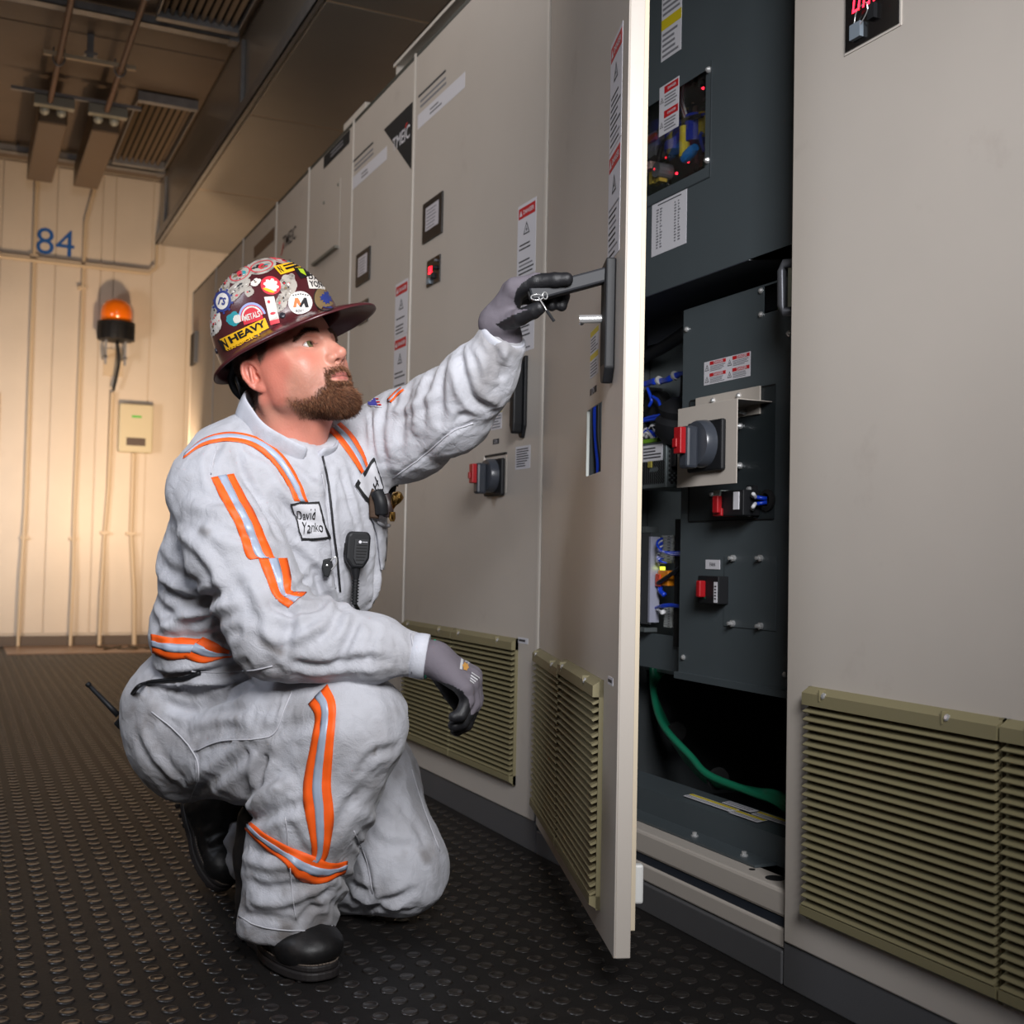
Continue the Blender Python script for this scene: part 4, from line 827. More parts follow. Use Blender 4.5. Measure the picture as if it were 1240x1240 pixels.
# ================================================================== implicit-surface toolkit for the figure
class Grid:
    def __init__(s, lo, hi, h):
        s.lo = np.array(lo, float); s.h = h; s.n = np.ceil((np.array(hi)-s.lo)/h).astype(int)+1
        s.ax = [(s.lo[i]+h*np.arange(s.n[i])).astype(np.float32) for i in range(3)]; s.F = np.full(s.n, 1.0, np.float32)
    def sub(s, a, b):
        i0 = np.clip(np.floor((np.minimum(a, b)-s.lo)/s.h).astype(int), 0, s.n-1); i1 = np.clip(np.ceil((np.maximum(a, b)-s.lo)/s.h).astype(int)+1, 1, s.n)
        sl = tuple(slice(int(x), int(y)) for x, y in zip(i0, i1))
        X = s.ax[0][sl[0]][:, None, None]; Y = s.ax[1][sl[1]][None, :, None]; Z = s.ax[2][sl[2]][None, None, :]
        return sl, X, Y, Z
    def comb(s, sl, d, k, mode='add'):
        if d.size == 0: return
        A = s.F[sl]
        if mode == 'add':
            if k > 0:
                h = np.maximum(k-np.abs(A-d), 0)/k; s.F[sl] = np.minimum(A, d)-h*h*k*.25
            else: s.F[sl] = np.minimum(A, d)
        else:
            d = -d
            if k > 0:
                h = np.maximum(k-np.abs(A-d), 0)/k; s.F[sl] = np.maximum(A, d)+h*h*k*.25
            else: s.F[sl] = np.maximum(A, d)
    def cone(s, a, b, ra, rb, k=.02, mode='add', squash=None):
        a = np.array(a, float); b = np.array(b, float); m = max(ra, rb)+k+2*s.h
        sl, X, Y, Z = s.sub(np.minimum(a, b)-m, np.maximum(a, b)+m); ba = b-a; L2 = max(ba@ba, 1e-12)
        px, py, pz = X-a[0], Y-a[1], Z-a[2]
        t = np.clip((px*ba[0]+py*ba[1]+pz*ba[2])/L2, 0, 1)
        qx, qy, qz = px-ba[0]*t, py-ba[1]*t, pz-ba[2]*t
        if squash is not None:
            n, f = np.array(squash[0], float), squash[1]; n /= np.linalg.norm(n); dt = qx*n[0]+qy*n[1]+qz*n[2]
            g = (1/f-1); qx = qx+n[0]*dt*g; qy = qy+n[1]*dt*g; qz = qz+n[2]*dt*g
        d = np.sqrt(qx*qx+qy*qy+qz*qz)-(ra+(rb-ra)*t)
        s.comb(sl, d.astype(np.float32), k, mode)
    def ell(s, c, r, k=.02, R=None, mode='add'):
        c = np.array(c, float); r = np.array(r, float); m = r.max()+k+2*s.h
        sl, X, Y, Z = s.sub(c-m, c+m); px, py, pz = X-c[0], Y-c[1], Z-c[2]
        if R is None: R = np.eye(3)
        u = (px*R[0][0]+py*R[0][1]+pz*R[0][2])/r[0]; v = (px*R[1][0]+py*R[1][1]+pz*R[1][2])/r[1]; w = (px*R[2][0]+py*R[2][1]+pz*R[2][2])/r[2]
        k0 = np.sqrt(u*u+v*v+w*w)+1e-9; k1 = np.sqrt((u/r[0])**2+(v/r[1])**2+(w/r[2])**2)+1e-9
        s.comb(sl, (k0*(k0-1)/k1).astype(np.float32), k, mode)
    def chain(s, pts, rad, k=.02, kin=None, **kw):
        for i in range(len(pts)-1): s.cone(pts[i], pts[i+1], rad[i], rad[i+1], k if i == 0 or kin is None else kin, **kw)
    def merge(s, o, k):
        h = np.maximum(k-np.abs(s.F-o.F), 0)/k; s.F = np.minimum(s.F, o.F)-h*h*k*.25
    def mesh(s):
        F = s.F; I = F < 0; nx, ny, nz = F.shape
        C = np.zeros((nx-1, ny-1, nz-1), np.int8)
        for a in (0, 1):
            for b in (0, 1):
                for c in (0, 1): C += I[a:nx-1+a, b:ny-1+b, c:nz-1+c]
        act = np.argwhere((C > 0) & (C < 8)); idx = np.full(C.shape, -1, np.int32); idx[tuple(act.T)] = np.arange(len(act))
        acc = np.zeros((len(act), 3)); cnt = np.zeros(len(act))
        cor = [(a, b, c) for a in (0, 1) for b in (0, 1) for c in (0, 1)]
        for p in cor:
            for ax in range(3):
                if p[ax]: continue
                q = list(p); q[ax] = 1
                f0 = F[act[:, 0]+p[0], act[:, 1]+p[1], act[:, 2]+p[2]]; f1 = F[act[:, 0]+q[0], act[:, 1]+q[1], act[:, 2]+q[2]]
                m = (f0 < 0) != (f1 < 0); t = np.where(m, f0/(f0-f1+1e-20), 0)
                e = np.tile(np.array(p, float), (len(act), 1)); e[:, ax] += t; acc[m] += e[m]; cnt[m] += 1
        V = (act+acc/cnt[:, None])*s.h+s.lo
        Q = []
        for ax in range(3):
            o1, o2 = [(1, 2), (2, 0), (0, 1)][ax]; sh = [slice(None)]*3; sA = [slice(None)]*3; sB = [slice(None)]*3
            sA[ax] = slice(0, -1); sB[ax] = slice(1, None); A = I[tuple(sA)]; B = I[tuple(sB)]
            e = np.argwhere(A != B); e = e[(e[:, o1] > 0) & (e[:, o2] > 0) & (e[:, o1] < s.n[o1]-1) & (e[:, o2] < s.n[o2]-1)]
            def cell(d1, d2):
                c = e.copy(); c[:, o1] += d1; c[:, o2] += d2; return idx[c[:, 0], c[:, 1], c[:, 2]]
            q = np.stack([cell(-1, -1), cell(0, -1), cell(0, 0), cell(-1, 0)], 1)
            ins = A[e[:, 0], e[:, 1], e[:, 2]]; q[~ins] = q[~ins][:, ::-1]; Q.append(q)
        return V, np.concatenate(Q).astype(np.int32)
def vnormals(V, Q):
    n = np.cross(V[Q[:, 2]]-V[Q[:, 0]], V[Q[:, 3]]-V[Q[:, 1]]); N = np.zeros_like(V)
    for i in range(4): 
        for c in range(3): N[:, c] += np.bincount(Q[:, i], n[:, c], len(V))
    return N/(np.linalg.norm(N, axis=1)[:, None]+1e-12)
def smooth(V, Q, it=2, f=.5):
    for _ in range(it):
        A = np.zeros_like(V); n = np.zeros(len(V))
        for i in range(4):
            for j in ((i+1) % 4, (i+3) % 4):
                for c in range(3): A[:, c] += np.bincount(Q[:, i], V[Q[:, j], c], len(V))
                n += np.bincount(Q[:, i], minlength=len(V))
        V = V+(A/np.maximum(n, 1)[:, None]-V)*f
    return V
_L = np.random.default_rng(3).random((32, 32, 32)).astype(np.float32)
def vnoise(Pp):
    i = np.floor(Pp).astype(int); f = Pp-i; f = f*f*(3-2*f); r = 0
    for a in (0, 1):
        for b in (0, 1):
            for c in (0, 1):
                w = (f[:, 0] if a else 1-f[:, 0])*(f[:, 1] if b else 1-f[:, 1])*(f[:, 2] if c else 1-f[:, 2])
                r = r+w*_L[(i[:, 0]+a) % 32, (i[:, 1]+b) % 32, (i[:, 2]+c) % 32]
    return r
def fbm(Pp, o=3):
    r = 0; a = .5
    for k in range(o): r = r+a*vnoise(Pp*2**k+k*7.3); a *= .5
    return r/(1-.5**o)
def bvh_of(V, Q): return BVHTree.FromPolygons([Vector(v) for v in V.tolist()], Q.tolist(), epsilon=0)
def hit(bv, px, py, maxd=8):
    d = Vector(ray(px, py)); L = d.length
    r = bv.ray_cast(Vector(CO), d/L, maxd); return r
def seg_dist(V, A, B):
    ba = B-A; t = np.clip((V-A)@ba/max(ba@ba, 1e-12), 0, 1); return np.linalg.norm(V-A-t[:, None]*ba, axis=1)
def stroke_pts(bv, pts, n=5):
    Pp = catmull(pts, n) if len(pts) > 2 else np.linspace(pts[0], pts[1], 6); out = []
    for x, y in Pp:
        r = hit(bv, x, y)
        if r[0] is not None: out.append(np.array(r[0]))
    return out
def apply_strokes(V, N, bv, strokes):
    D = np.zeros(len(V))
    for pts, w, amp in strokes:
        S3 = stroke_pts(bv, pts)
        if len(S3) < 2: continue
        S3 = [p for k, p in enumerate(S3) if k == 0 or np.linalg.norm(p-S3[k-1]) < .12]
        A = np.array(S3); lo = A.min(0)-w*3; hi = A.max(0)+w*3
        m = np.where(np.all((V > lo) & (V < hi), axis=1))[0]
        if not len(m): continue
        d = np.full(len(m), 9.0); tt = np.zeros(len(m))
        for k in range(len(S3)-1):
            e = seg_dist(V[m], S3[k], S3[k+1]); b = e < d; d[b] = e[b]; tt[b] = (k+.5)/(len(S3)-1)
        fade = np.clip(np.minimum(tt, 1-tt)*5+.25, 0, 1)
        g = np.exp(-(d/w)**2); g2 = np.exp(-((d-1.7*w)/(w*.9))**2)
        D[m] += amp*fade*(g-.55*g2)
    return D
# ribbon / patch draped over a surface along picture-plane guide lines
def drape(bv, L, R, off, n=40, mlat=5, r0=0., r1=1., fallback=None):
    Lc = catmull(L, 10) if len(L) > 2 else np.array(L, float); Rc = catmull(R, 10) if len(R) > 2 else np.array(R, float)
    def samp(C, t):
        s = np.concatenate([[0], np.cumsum(np.linalg.norm(np.diff(C, axis=0), axis=1))]); s /= s[-1]
        return np.stack([np.interp(t, s, C[:, 0]), np.interp(t, s, C[:, 1])], 1)
    t = np.linspace(0, 1, n); A = samp(Lc, t); B = samp(Rc, t); V = []; ok = []
    for i in range(n):
        for j in range(mlat):
            f = r0+(r1-r0)*j/(mlat-1); x, y = A[i]*(1-f)+B[i]*f; r = hit(bv, x, y)
            if r[0] is None: V.append(np.zeros(3)); ok.append(0)
            else: V.append(np.array(r[0])+np.array(r[1])*off); ok.append(1)
    V = np.array(V); F = []
    for i in range(n-1):
        for j in range(mlat-1):
            q = (i*mlat+j, (i+1)*mlat+j, (i+1)*mlat+j+1, i*mlat+j+1)
            if all(ok[k] for k in q) and max(np.linalg.norm(V[q[a]]-V[q[a-1]]) for a in range(4)) < .06: F.append(q)
    F = largest(F); used = sorted({k for f in F for k in f}); mp = {k: i for i, k in enumerate(used)}
    V = V[used]; F = [tuple(mp[k] for k in f) for f in F]
    # give it a back face so that it has thickness
    nn = len(V); C0 = CO
    return V, F
def ribbon(name, mats, parent, bv, L, R, off, **kw):
    V, F = drape(bv, L, R, off, **kw)
    if not len(F): return None
    o = link(name, V, F, mats, None, parent, smooth=True); s = o.modifiers.new('thick', 'SOLIDIFY'); s.thickness = .0008; s.offset = -1
    return o
def largest(F):
    if not F: return F
    par = {}
    def find(a):
        while par.setdefault(a, a) != a: par[a] = par[par[a]]; a = par[a]
        return a
    for f in F:
        for k in f[1:]: par[find(k)] = find(f[0])
    c = {}
    for f in F: c.setdefault(find(f[0]), []).append(f)
    return max(c.values(), key=len)
def homography(q):
    s = [(0, 0), (1, 0), (1, 1), (0, 1)]; A = []; b = []
    for (u, v), (x, y) in zip(s, q):
        A.append([u, v, 1, 0, 0, 0, -x*u, -x*v]); b.append(x); A.append([0, 0, 0, u, v, 1, -y*u, -y*v]); b.append(y)
    h = np.linalg.solve(np.array(A, float), np.array(b, float)); return np.append(h, 1).reshape(3, 3)
class Decal:      # collects flat shapes in a 0..1 square and drapes them on a surface
    def __init__(s, bv, quad): s.bv = bv; s.H = homography(quad); s.V = []; s.F = []; s.M = []
    def shape(s, UV, F, m, off):
        n = len(s.V); bad = set()
        for k, (u, v) in enumerate(UV):
            h = s.H@np.array([u, v, 1]); r = hit(s.bv, h[0]/h[2], h[1]/h[2])
            if r[0] is None: bad.add(k); s.V.append((0, 0, 0))
            else: s.V.append(tuple(np.array(r[0])+np.array(r[1])*off))
        for f in F:
            if any(i in bad for i in f): continue
            pts = [np.array(s.V[n+i]) for i in f]
            if max(np.linalg.norm(pts[i]-pts[i-1]) for i in range(len(pts))) > .06: continue
            s.F.append(tuple(n+i for i in f)); s.M.append(m)
        return s
    def rect(s, u0, u1, v0, v1, m, off=.001, n=8):
        UV = [(u0+(u1-u0)*i/n, v0+(v1-v0)*j/n) for i in range(n+1) for j in range(n+1)]
        F = [(i*(n+1)+j, (i+1)*(n+1)+j, (i+1)*(n+1)+j+1, i*(n+1)+j+1) for i in range(n) for j in range(n)]
        return s.shape(UV, F, m, off)
    def disc(s, cu, cv, ru, rv, m, off=.001, n=24, r0=0, a0=0, a1=2*math.pi, wob=None, rings=3):
        rs = np.linspace(r0, 1, rings+1); full = abs(a1-a0-2*math.pi) < 1e-6
        K = n if full else n+1; UV = []
        for r in rs:
            for i in range(K):
                a = a0+(a1-a0)*i/n; w = 1 if wob is None else wob[i % len(wob)]
                UV.append((cu+ru*r*w*math.cos(a), cv+rv*r*w*math.sin(a)))
        F = []
        for k in range(rings):
            for i in range(n):
                j = (i+1) % K; F.append((k*K+i, (k+1)*K+i, (k+1)*K+j, k*K+j))
        return s.shape(UV, F, m, off)
    def text(s, tx, cu, cv, w, h, m, off=.0018, rot=0):
        V, F, asp = TEXTS[tx]; V = V.copy(); V[:, 0] *= w; V[:, 1] *= h/asp
        c, d = math.cos(rot), math.sin(rot); UV = [(cu+x*c-y*d, cv-(x*d+y*c)) for x, y, _ in V]
        return s.shape(UV, F, m, off)
    def poly(s, pts, m, off=.001): return s.shape(pts, [tuple(range(len(pts)))], m, off)
    def build(s, name, mats, parent, label=None):
        if not s.F: return None
        return link(name, s.V, s.F, mats, s.M, parent, smooth=True, label=label)
# ================================================================== the person
person = empty('person', tuple(np.array([.62, 2.36, 0.0])), 'person in dirty white coveralls and a stickered maroon hard hat kneeling on one knee', 'person')
TF = (CR-CF)/math.sqrt(2); TS = (CR+CF)/math.sqrt(2)        # torso facing and its left side
TU = np.array([0, 0, 1.0])
TR = np.array([TS, TF, np.cross(TS, TF)])
lean = np.array([TS, TF, TU])
# --- coverall
lo = (-.02, 1.72, -.02); hi = (1.22, 2.86, 1.15); H_ = .0052
G = Grid(lo, hi, H_)
up_v = P(345, 560, 2.24)-P(245, 880, 2.38); up_v /= np.linalg.norm(up_v)
fw_v = TF-up_v*(TF@up_v); fw_v /= np.linalg.norm(fw_v); sd_v = np.cross(fw_v, up_v); BR = np.array([sd_v, fw_v, up_v])
G.ell(P(346, 615, 2.27), (.212, .145, .17), .03, BR)           # chest
G.ell(P(333, 690, 2.30), (.226, .160, .17), .05, BR)           # belly, baggy cloth
G.ell(P(306, 770, 2.33), (.205, .158, .13), .05, BR)           # waist
G.ell(P(262, 856, 2.38), (.185, .15, .13), .05, BR)             # seat
G.ell(P(226, 896, 2.35), (.10, .105, .115), .05, BR)            # near buttock
G.cone(P(270, 568, 2.17), P(438, 545, 2.38), .062, .068, .05)  # yoke
G.cone(P(334, 545, 2.22), P(352, 570, 2.26), .060, .09, .05)
G.cone(P(280, 550, 2.20), P(318, 532, 2.23), .050, .052, .05)
# far (left) arm, reaching to the handle
A = Grid(lo, hi, H_)
A.chain([P(440, 542, 2.38), P(492, 526, 2.34), P(546, 496, 2.27), P(580, 458, 2.21), P(611, 404, 2.155)], [.082, .082, .076, .062, .043], .02, .03)
G.merge(A, .03)
# near (right) leg: thigh raised, foot planted
A = Grid(lo, hi, H_)
A.chain([P(228, 890, 2.35), P(335, 898, 2.20), P(428, 876, 2.07)], [.115, .118, .085], .03, .03)
A.cone(P(350, 880, 2.14), P(425, 868, 2.08), .10, .085, .03)
A.chain([P(426, 886, 2.07), P(385, 965, 2.10), P(360, 1045, 2.13), P(347, 1104, 2.135)], [.085, .098, .090, .086], .03, .03)
G.merge(A, .022)
# far (left) leg: knee on the floor, lower leg back
A = Grid(lo, hi, H_)
A.chain([P(330, 868, 2.48), P(430, 950, 2.42), P(482, 1045, 2.36)], [.13, .118, .092], .03, .04)
A.chain([P(484, 1052, 2.37), P(400, 1050, 2.46), P(330, 1030, 2.54), P(256, 1014, 2.65)], [.090, .092, .080, .064], .03, .03)
G.merge(A, .016)
# near (right) arm over the knee
A = Grid(lo, hi, H_)
A.chain([P(257, 598, 2.14), P(286, 665, 2.08), P(336, 765, 2.04)], [.072, .078, .074], .02, .03)
A.chain([P(336, 768, 2.04), P(385, 775, 2.03), P(450, 785, 2.03), P(508, 795, 2.03)], [.070, .062, .050, .0385], .03, .03)
A.cone(P(258, 588, 2.16), P(288, 568, 2.18), .066, .062, .04)
G.merge(A, .014)
G.cone(P(352, 470, 2.21), P(352, 548, 2.235), .075, .070, .02, 'sub')
# flatten where the cloth meets the floor, open cuffs
G.F[:, :, :] = np.maximum(G.F, (.004-G.ax[2])[None, None, :])
def plane_cut(p, n, lim):
    n = n/np.linalg.norm(n); m = lim
    sl, X, Y, Z = G.sub(np.array(p)-m, np.array(p)+m); d = (X-p[0])*n[0]+(Y-p[1])*n[1]+(Z-p[2])*n[2]; r = np.sqrt((X-p[0])**2+(Y-p[1])**2+(Z-p[2])**2)
    G.F[sl] = np.where(r < lim, np.maximum(G.F[sl], d), G.F[sl])
def cuff(p, axis, r, depth):          # cut the end square and hollow it
    axis = axis/np.linalg.norm(axis); plane_cut(p, axis, r*1.9)
cuff(P(514, 795, 2.03), P(514, 795, 2.03)-P(450, 785, 2.03), .040, .03)
cuff(P(609, 406, 2.158), P(611, 404, 2.155)-P(585, 452, 2.20), .043, .03)
plane_cut(P(341, 1119, 2.17), np.array([.05, -.05, -1.]), .16)
pb = P(239, 1020, 2.62); plane_cut(pb, -CR, .13)
V, Q = G.mesh(); V = smooth(V, Q, 2)
bv0 = bvh_of(V, Q); N = vnormals(V, Q)
# broad cloth crumple
q = V.copy()
r1 = 1-np.abs(2*fbm(q*7.0, 2)-1); r2 = 1-np.abs(2*fbm(q*np.array([16., 16., 9.])+5, 2)-1); r3 = fbm(q*48, 2); r4 = 1-np.abs(2*fbm(q*np.array([30., 30., 22.])+9, 2)-1)
Dn = .012*(r1-.62)+.0062*(r2-.65)+.0016*(r3-.5)+.0044*(r4-.7)
C_ = -1
strokes = [
 # sleeve, near arm
 ([(352, 650), (372, 668), (392, 690), (398, 722)], .010, .007), ([(398, 728), (380, 738), (352, 742), (330, 735)], .008, -.009), ([(412, 738), (402, 760), (382, 778)], .009, -.008),
 ([(432, 752), (424, 772), (410, 800)], .008, -.007), ([(455, 762), (450, 780), (446, 805)], .007, -.004), ([(330, 700), (348, 728), (352, 760), (345, 790)], .010, -.008),
 ([(300, 700), (320, 740), (330, 785)], .011, .006), ([(262, 640), (290, 648), (322, 655)], .010, -.006), ([(230, 610), (262, 620), (300, 618)], .012, .006), ([(215, 640), (240, 662), (262, 690), (276, 730)], .011, .007),
 ([(350, 800), (385, 806), (430, 800), (470, 800)], .009, -.007), ([(480, 772), (484, 795), (478, 815)], .006, -.004), ([(262, 590), (256, 560), (270, 535)], .008, -.005), ([(285, 545), (296, 580), (322, 620), (335, 650)], .008, -.006),
 ([(370, 700), (360, 715), (340, 722)], .007, -.006), ([(310, 760), (335, 775), (365, 770), (392, 756)], .009, .006), ([(496, 766), (499, 795), (494, 820)], .004, -.003),
 # back / side of the torso
 ([(186, 700), (215, 722), (248, 728), (274, 722)], .014, -.012), ([(196, 765), (222, 748), (252, 735), (285, 728)], .013, .012), ([(192, 660), (205, 690), (240, 705)], .014, -.008), ([(210, 775), (250, 772), (290, 765)], .010, -.010),
 ([(190, 735), (200, 752), (212, 762)], .012, .007), ([(232, 700), (245, 715), (262, 745)], .010, -.006),
 ([(185, 812), (215, 818), (262, 812), (300, 800)], .009, -.010), ([(190, 826), (235, 822), (275, 822), (330, 812)], .009, .008),
 # chest
 ([(398, 566), (398, 620), (404, 680), (412, 740)], .006, -.006), ([(384, 560), (385, 600), (392, 650)], .009, .005), ([(412, 572), (420, 600), (430, 640)], .006, -.005), ([(425, 560), (436, 590), (446, 640), (448, 700)], .009, .005),
 ([(335, 600), (352, 622), (380, 634)], .010, -.008), ([(452, 640), (455, 680), (448, 730)], .008, -.005), ([(380, 690), (392, 720), (420, 745)], .009, -.007), ([(440, 740), (452, 720), (458, 690)], .009, .005),
 ([(300, 545), (330, 560), (350, 590), (372, 612)], .008, -.005), ([(352, 560), (372, 580), (384, 590)], .006, -.004),
 # far sleeve
 ([(556, 424), (562, 455), (572, 482), (598, 498)], .010, -.010), ([(540, 436), (536, 465), (532, 508)], .010, -.007), ([(520, 452), (507, 482), (504, 520)], .010, .007), ([(500, 466), (488, 500), (486, 545)], .009, -.006),
 ([(470, 480), (462, 520), (466, 560)], .009, -.006), ([(478, 576), (512, 552), (545, 524), (573, 510)], .005, -.004), ([(575, 420), (585, 440), (590, 470)], .008, .006), ([(590, 405), (600, 425), (606, 455)], .008, -.006), ([(612, 420), (604, 440), (598, 462)], .007, .006),
 ([(548, 520), (556, 505), (566, 500)], .007, -.005), ([(470, 500), (500, 492), (530, 478)], .009, .005),
 # trousers, near leg
 ([(312, 968), (318, 938), (324, 908)], .012, -.012), ([(296, 992), (318, 968), (348, 948)], .012, .011), ([(300, 1004), (330, 985), (362, 975)], .010, -.009), ([(228, 968), (262, 940), (310, 905)], .012, -.008),
 ([(322, 892), (350, 880), (400, 872)], .012, -.005), ([(345, 840), (342, 865), (326, 892), (268, 897), (236, 910)], .004, .003), ([(183, 862), (214, 885), (238, 915), (242, 940), (230, 970)], .004, .003),
 ([(195, 850), (230, 860), (262, 850), (300, 838)], .010, -.008), ([(170, 880), (190, 915), (220, 950)], .012, .006), ([(232, 880), (262, 872), (300, 870)], .010, .006), ([(436, 930), (452, 912), (476, 905)], .010, -.006), ([(404, 1010), (416, 985), (436, 955)], .012, -.006),
 ([(296, 1040), (330, 1048), (368, 1040)], .011, .008), ([(290, 1062), (320, 1075), (350, 1072), (385, 1060)], .010, -.009), ([(300, 1090), (335, 1094), (372, 1082), (400, 1066)], .009, .007), ([(360, 1118), (374, 1100), (390, 1096)], .007, -.007),
 ([(286, 1098), (310, 1110), (350, 1112)], .007, -.006), ([(345, 990), (362, 1020), (372, 1050)], .010, -.004), ([(380, 1080), (392, 1100), (396, 1120)], .008, .005),
 # far leg
 ([(430, 1015), (444, 1045), (452, 1080)], .006, -.005), ([(402, 1092), (430, 1104), (470, 1090), (500, 1078)], .009, -.009), ([(415, 1075), (450, 1092), (495, 1096)], .009, .007), ([(470, 960), (495, 990), (520, 1030)], .010, -.004), ([(440, 985), (470, 1010), (500, 1015)], .012, .005),
 ([(405, 1050), (425, 1070), (450, 1078)], .008, -.007), ([(500, 935), (515, 985), (533, 1030)], .004, -.003), ([(240, 1010), (262, 1020), (285, 1040)], .008, -.006), ([(250, 985), (270, 995), (292, 1000)], .008, .005),
 # seams
 ([(448, 495), (452, 520), (455, 560), (470, 600)], .005, -.005),
]
D = Dn+apply_strokes(V, N, bv0, strokes)
near_floor = np.clip((V[:, 2]-.01)/.03, 0, 1)
V = V+N*(D*near_floor)[:, None]; V[:, 2] = np.maximum(V[:, 2], .003); V = smooth(V, Q, 1, .3)
BVC = bvh_of(V, Q)
cloth = mat('coverall_cloth', (255, 255, 255), .85, 0, .35, 420, attr='tint', sheen=.15)
_nt = cloth.node_tree; _b = _nt.nodes['Principled BSDF']; _tc = _nt.nodes.new('ShaderNodeTexCoord'); _n = _nt.nodes.new('ShaderNodeTexNoise'); _n.inputs['Scale'].default_value = 38; _n.inputs['Detail'].default_value = 5; _n.inputs['Distortion'].default_value = 1.2
_nt.links.new(_tc.outputs['Object'], _n.inputs['Vector']); _bp = _nt.nodes.new('ShaderNodeBump'); _bp.inputs['Strength'].default_value = .45; _bp.inputs['Distance'].default_value = .006; _nt.links.new(_n.outputs['Fac'], _bp.inputs['Height'])
_old = _b.inputs['Normal'].links[0].from_node; _nt.links.new(_bp.outputs[0], _old.inputs['Normal'])
cov = link('coverall', V, Q, cloth, None, person, smooth=True)
def set_tint(o, C):
    a = o.data.color_attributes.new('tint', 'FLOAT_COLOR', 'POINT'); C4 = np.ones((len(C), 4), np.float32); C4[:, :3] = C; a.data.foreach_set('color', C4.ravel())
base = np.array(lin((182, 183, 190))); grime = np.array(lin((96, 88, 82)))
g = fbm(V*9, 4); g2 = fbm(V*26+3, 3); low = np.clip((.55-V[:, 2])/.35, 0, 1)
a_ = np.clip((g-.50)*3.2, 0, 1)*(.26+.46*low)+np.clip((g2-.53)*4, 0, 1)*(.16+.34*low)+np.clip((fbm(V*60+9, 2)-.6)*5, 0, 1)*(.06+.12*low)
def blot(pts, w, s):
    global a_
    S3 = stroke_pts(BVC, pts, 4)
    for k in range(len(S3)-1): a_ = np.maximum(a_, s*np.exp(-(seg_dist(V, S3[k], S3[k+1])/w)**2)*np.clip(.25+1.5*g2, 0, 1))
for pts, w, s in [([(316, 778), (340, 790)], .008, .75), ([(288, 632), (292, 628)], .006, .8), ([(243, 642), (250, 645)], .008, .6), ([(586, 400), (600, 430), (590, 460)], .03, .55), ([(600, 412), (625, 425)], .02, .5), ([(596, 440), (580, 478), (600, 490)], .022, .5),
                  ([(205, 968), (225, 972)], .02, .7), ([(200, 890), (230, 900), (262, 882)], .03, .45), ([(330, 900), (300, 950), (250, 965)], .03, .35), ([(500, 960), (530, 1020)], .02, .35), ([(480, 990), (500, 1000)], .03, .25), ([(168, 900), (200, 940)], .03, .35),
                  ([(285, 1010), (300, 1060)], .02, .3), ([(470, 812), (500, 815)], .015, .4), ([(352, 884), (362, 860)], .02, .3), ([(310, 520), (340, 548)], .012, .45), ([(240, 1000), (270, 1030)], .04, .3), ([(456, 905), (452, 912)], .005, .9),
                  ([(420, 1060), (470, 1085)], .02, .35), ([(300, 800), (340, 812)], .02, .35), ([(285, 870), (292, 905)], .012, .4)]: blot(pts, w, s)
a_ = np.clip(a_, 0, .85)[:, None]; set_tint(cov, base*(1-a_)+grime*a_)
# --- reflective tapes: orange band with a silver middle
def tape(L, R, n=40, off=.0022, s0=.34, s1=.66):
    ribbon('orange_tape', orange_m, cov, BVC, L, R, off, n=n, mlat=7); ribbon('silver_tape', silver_m, cov, BVC, L, R, off+.0009, n=n, mlat=4, r0=s0, r1=s1)
tape([(255, 579), (270, 608), (287, 640), (299, 675), (313, 676)], [(283, 574), (297, 602), (312, 630), (331, 674), (332, 675)])
tape([(313, 677), (322, 700), (332, 722), (349, 736)], [(347, 676), (352, 700), (353, 716), (371, 718)])
tape([(222, 556), (245, 541), (275, 535), (305, 541), (328, 559), (346, 584), (356, 607)], [(225, 549), (248, 531), (278, 524), (312, 530), (341, 550), (362, 582), (373, 608)], s0=.38, s1=.78)
tape([(398, 522), (412, 538), (428, 560), (437, 574)], [(412, 512), (428, 528), (440, 548), (446, 566)])
tape([(184, 768), (215, 772), (240, 774), (243, 774)], [(186, 790), (205, 798), (222, 797), (225, 797)], n=24)
tape([(246, 772), (262, 779), (280, 788), (298, 791)], [(222, 795), (245, 803), (268, 798), (285, 795)], n=24)
tape([(374, 853), (382, 868), (376, 905), (368, 950), (370, 985), (378, 1030), (372, 1040)], [(397, 829), (407, 855), (404, 905), (401, 950), (404, 985), (398, 1030), (388, 1050)], n=60)
tape([(293, 987), (318, 1006), (350, 1024), (376, 1034), (400, 1044), (420, 1042)], [(294, 1000), (318, 1024), (345, 1045), (362, 1064), (388, 1070), (418, 1056)], n=50)
tape([(470, 484), (480, 474), (486, 470)], [(474, 488), (484, 478), (490, 473)], n=8)
# --- patches with stitched borders
patch_w = mat('patch_white', (196, 196, 201), .8, 0, .2, 900); thread = mat('thread_black', (16, 16, 18), .7)
d = Decal(BVC, [(352, 609), (386, 607), (399, 652), (364, 655)])
d.rect(0, 1, 0, 1, 0, .0022, 10)
for a in ((0, .05, 0, 1), (.95, 1, 0, 1), (0, 1, 0, .06), (0, 1, .94, 1)): d.rect(*a, 1, .0034, 8)
d.text('David', .42, .32, .74, .26, 1, .0040); d.text('Yanko', .52, .68, .74, .26, 1, .0040); d.build('name_patch', [patch_w, thread], cov)
d = Decal(BVC, [(452, 553), (463, 590), (455, 622), (428, 588)])
d.rect(0, 1, 0, 1, 0, .0022, 10)
for a in ((0, .07, 0, 1), (.93, 1, 0, 1), (0, 1, 0, .07), (0, 1, .93, 1)): d.rect(*a, 1, .0034, 8)
for (u, v, w_, h_) in ((.3, .35, .3, .05), (.45, .3, .05, .3), (.35, .55, .35, .05), (.6, .45, .05, .25), (.4, .7, .3, .04)): d.rect(u, u+w_, v, v+h_, 1, .0040, 3)
d.build('emblem_patch', [patch_w, thread], cov)
d = Decal(BVC, [(444, 483), (459, 482), (463, 494), (447, 492)])
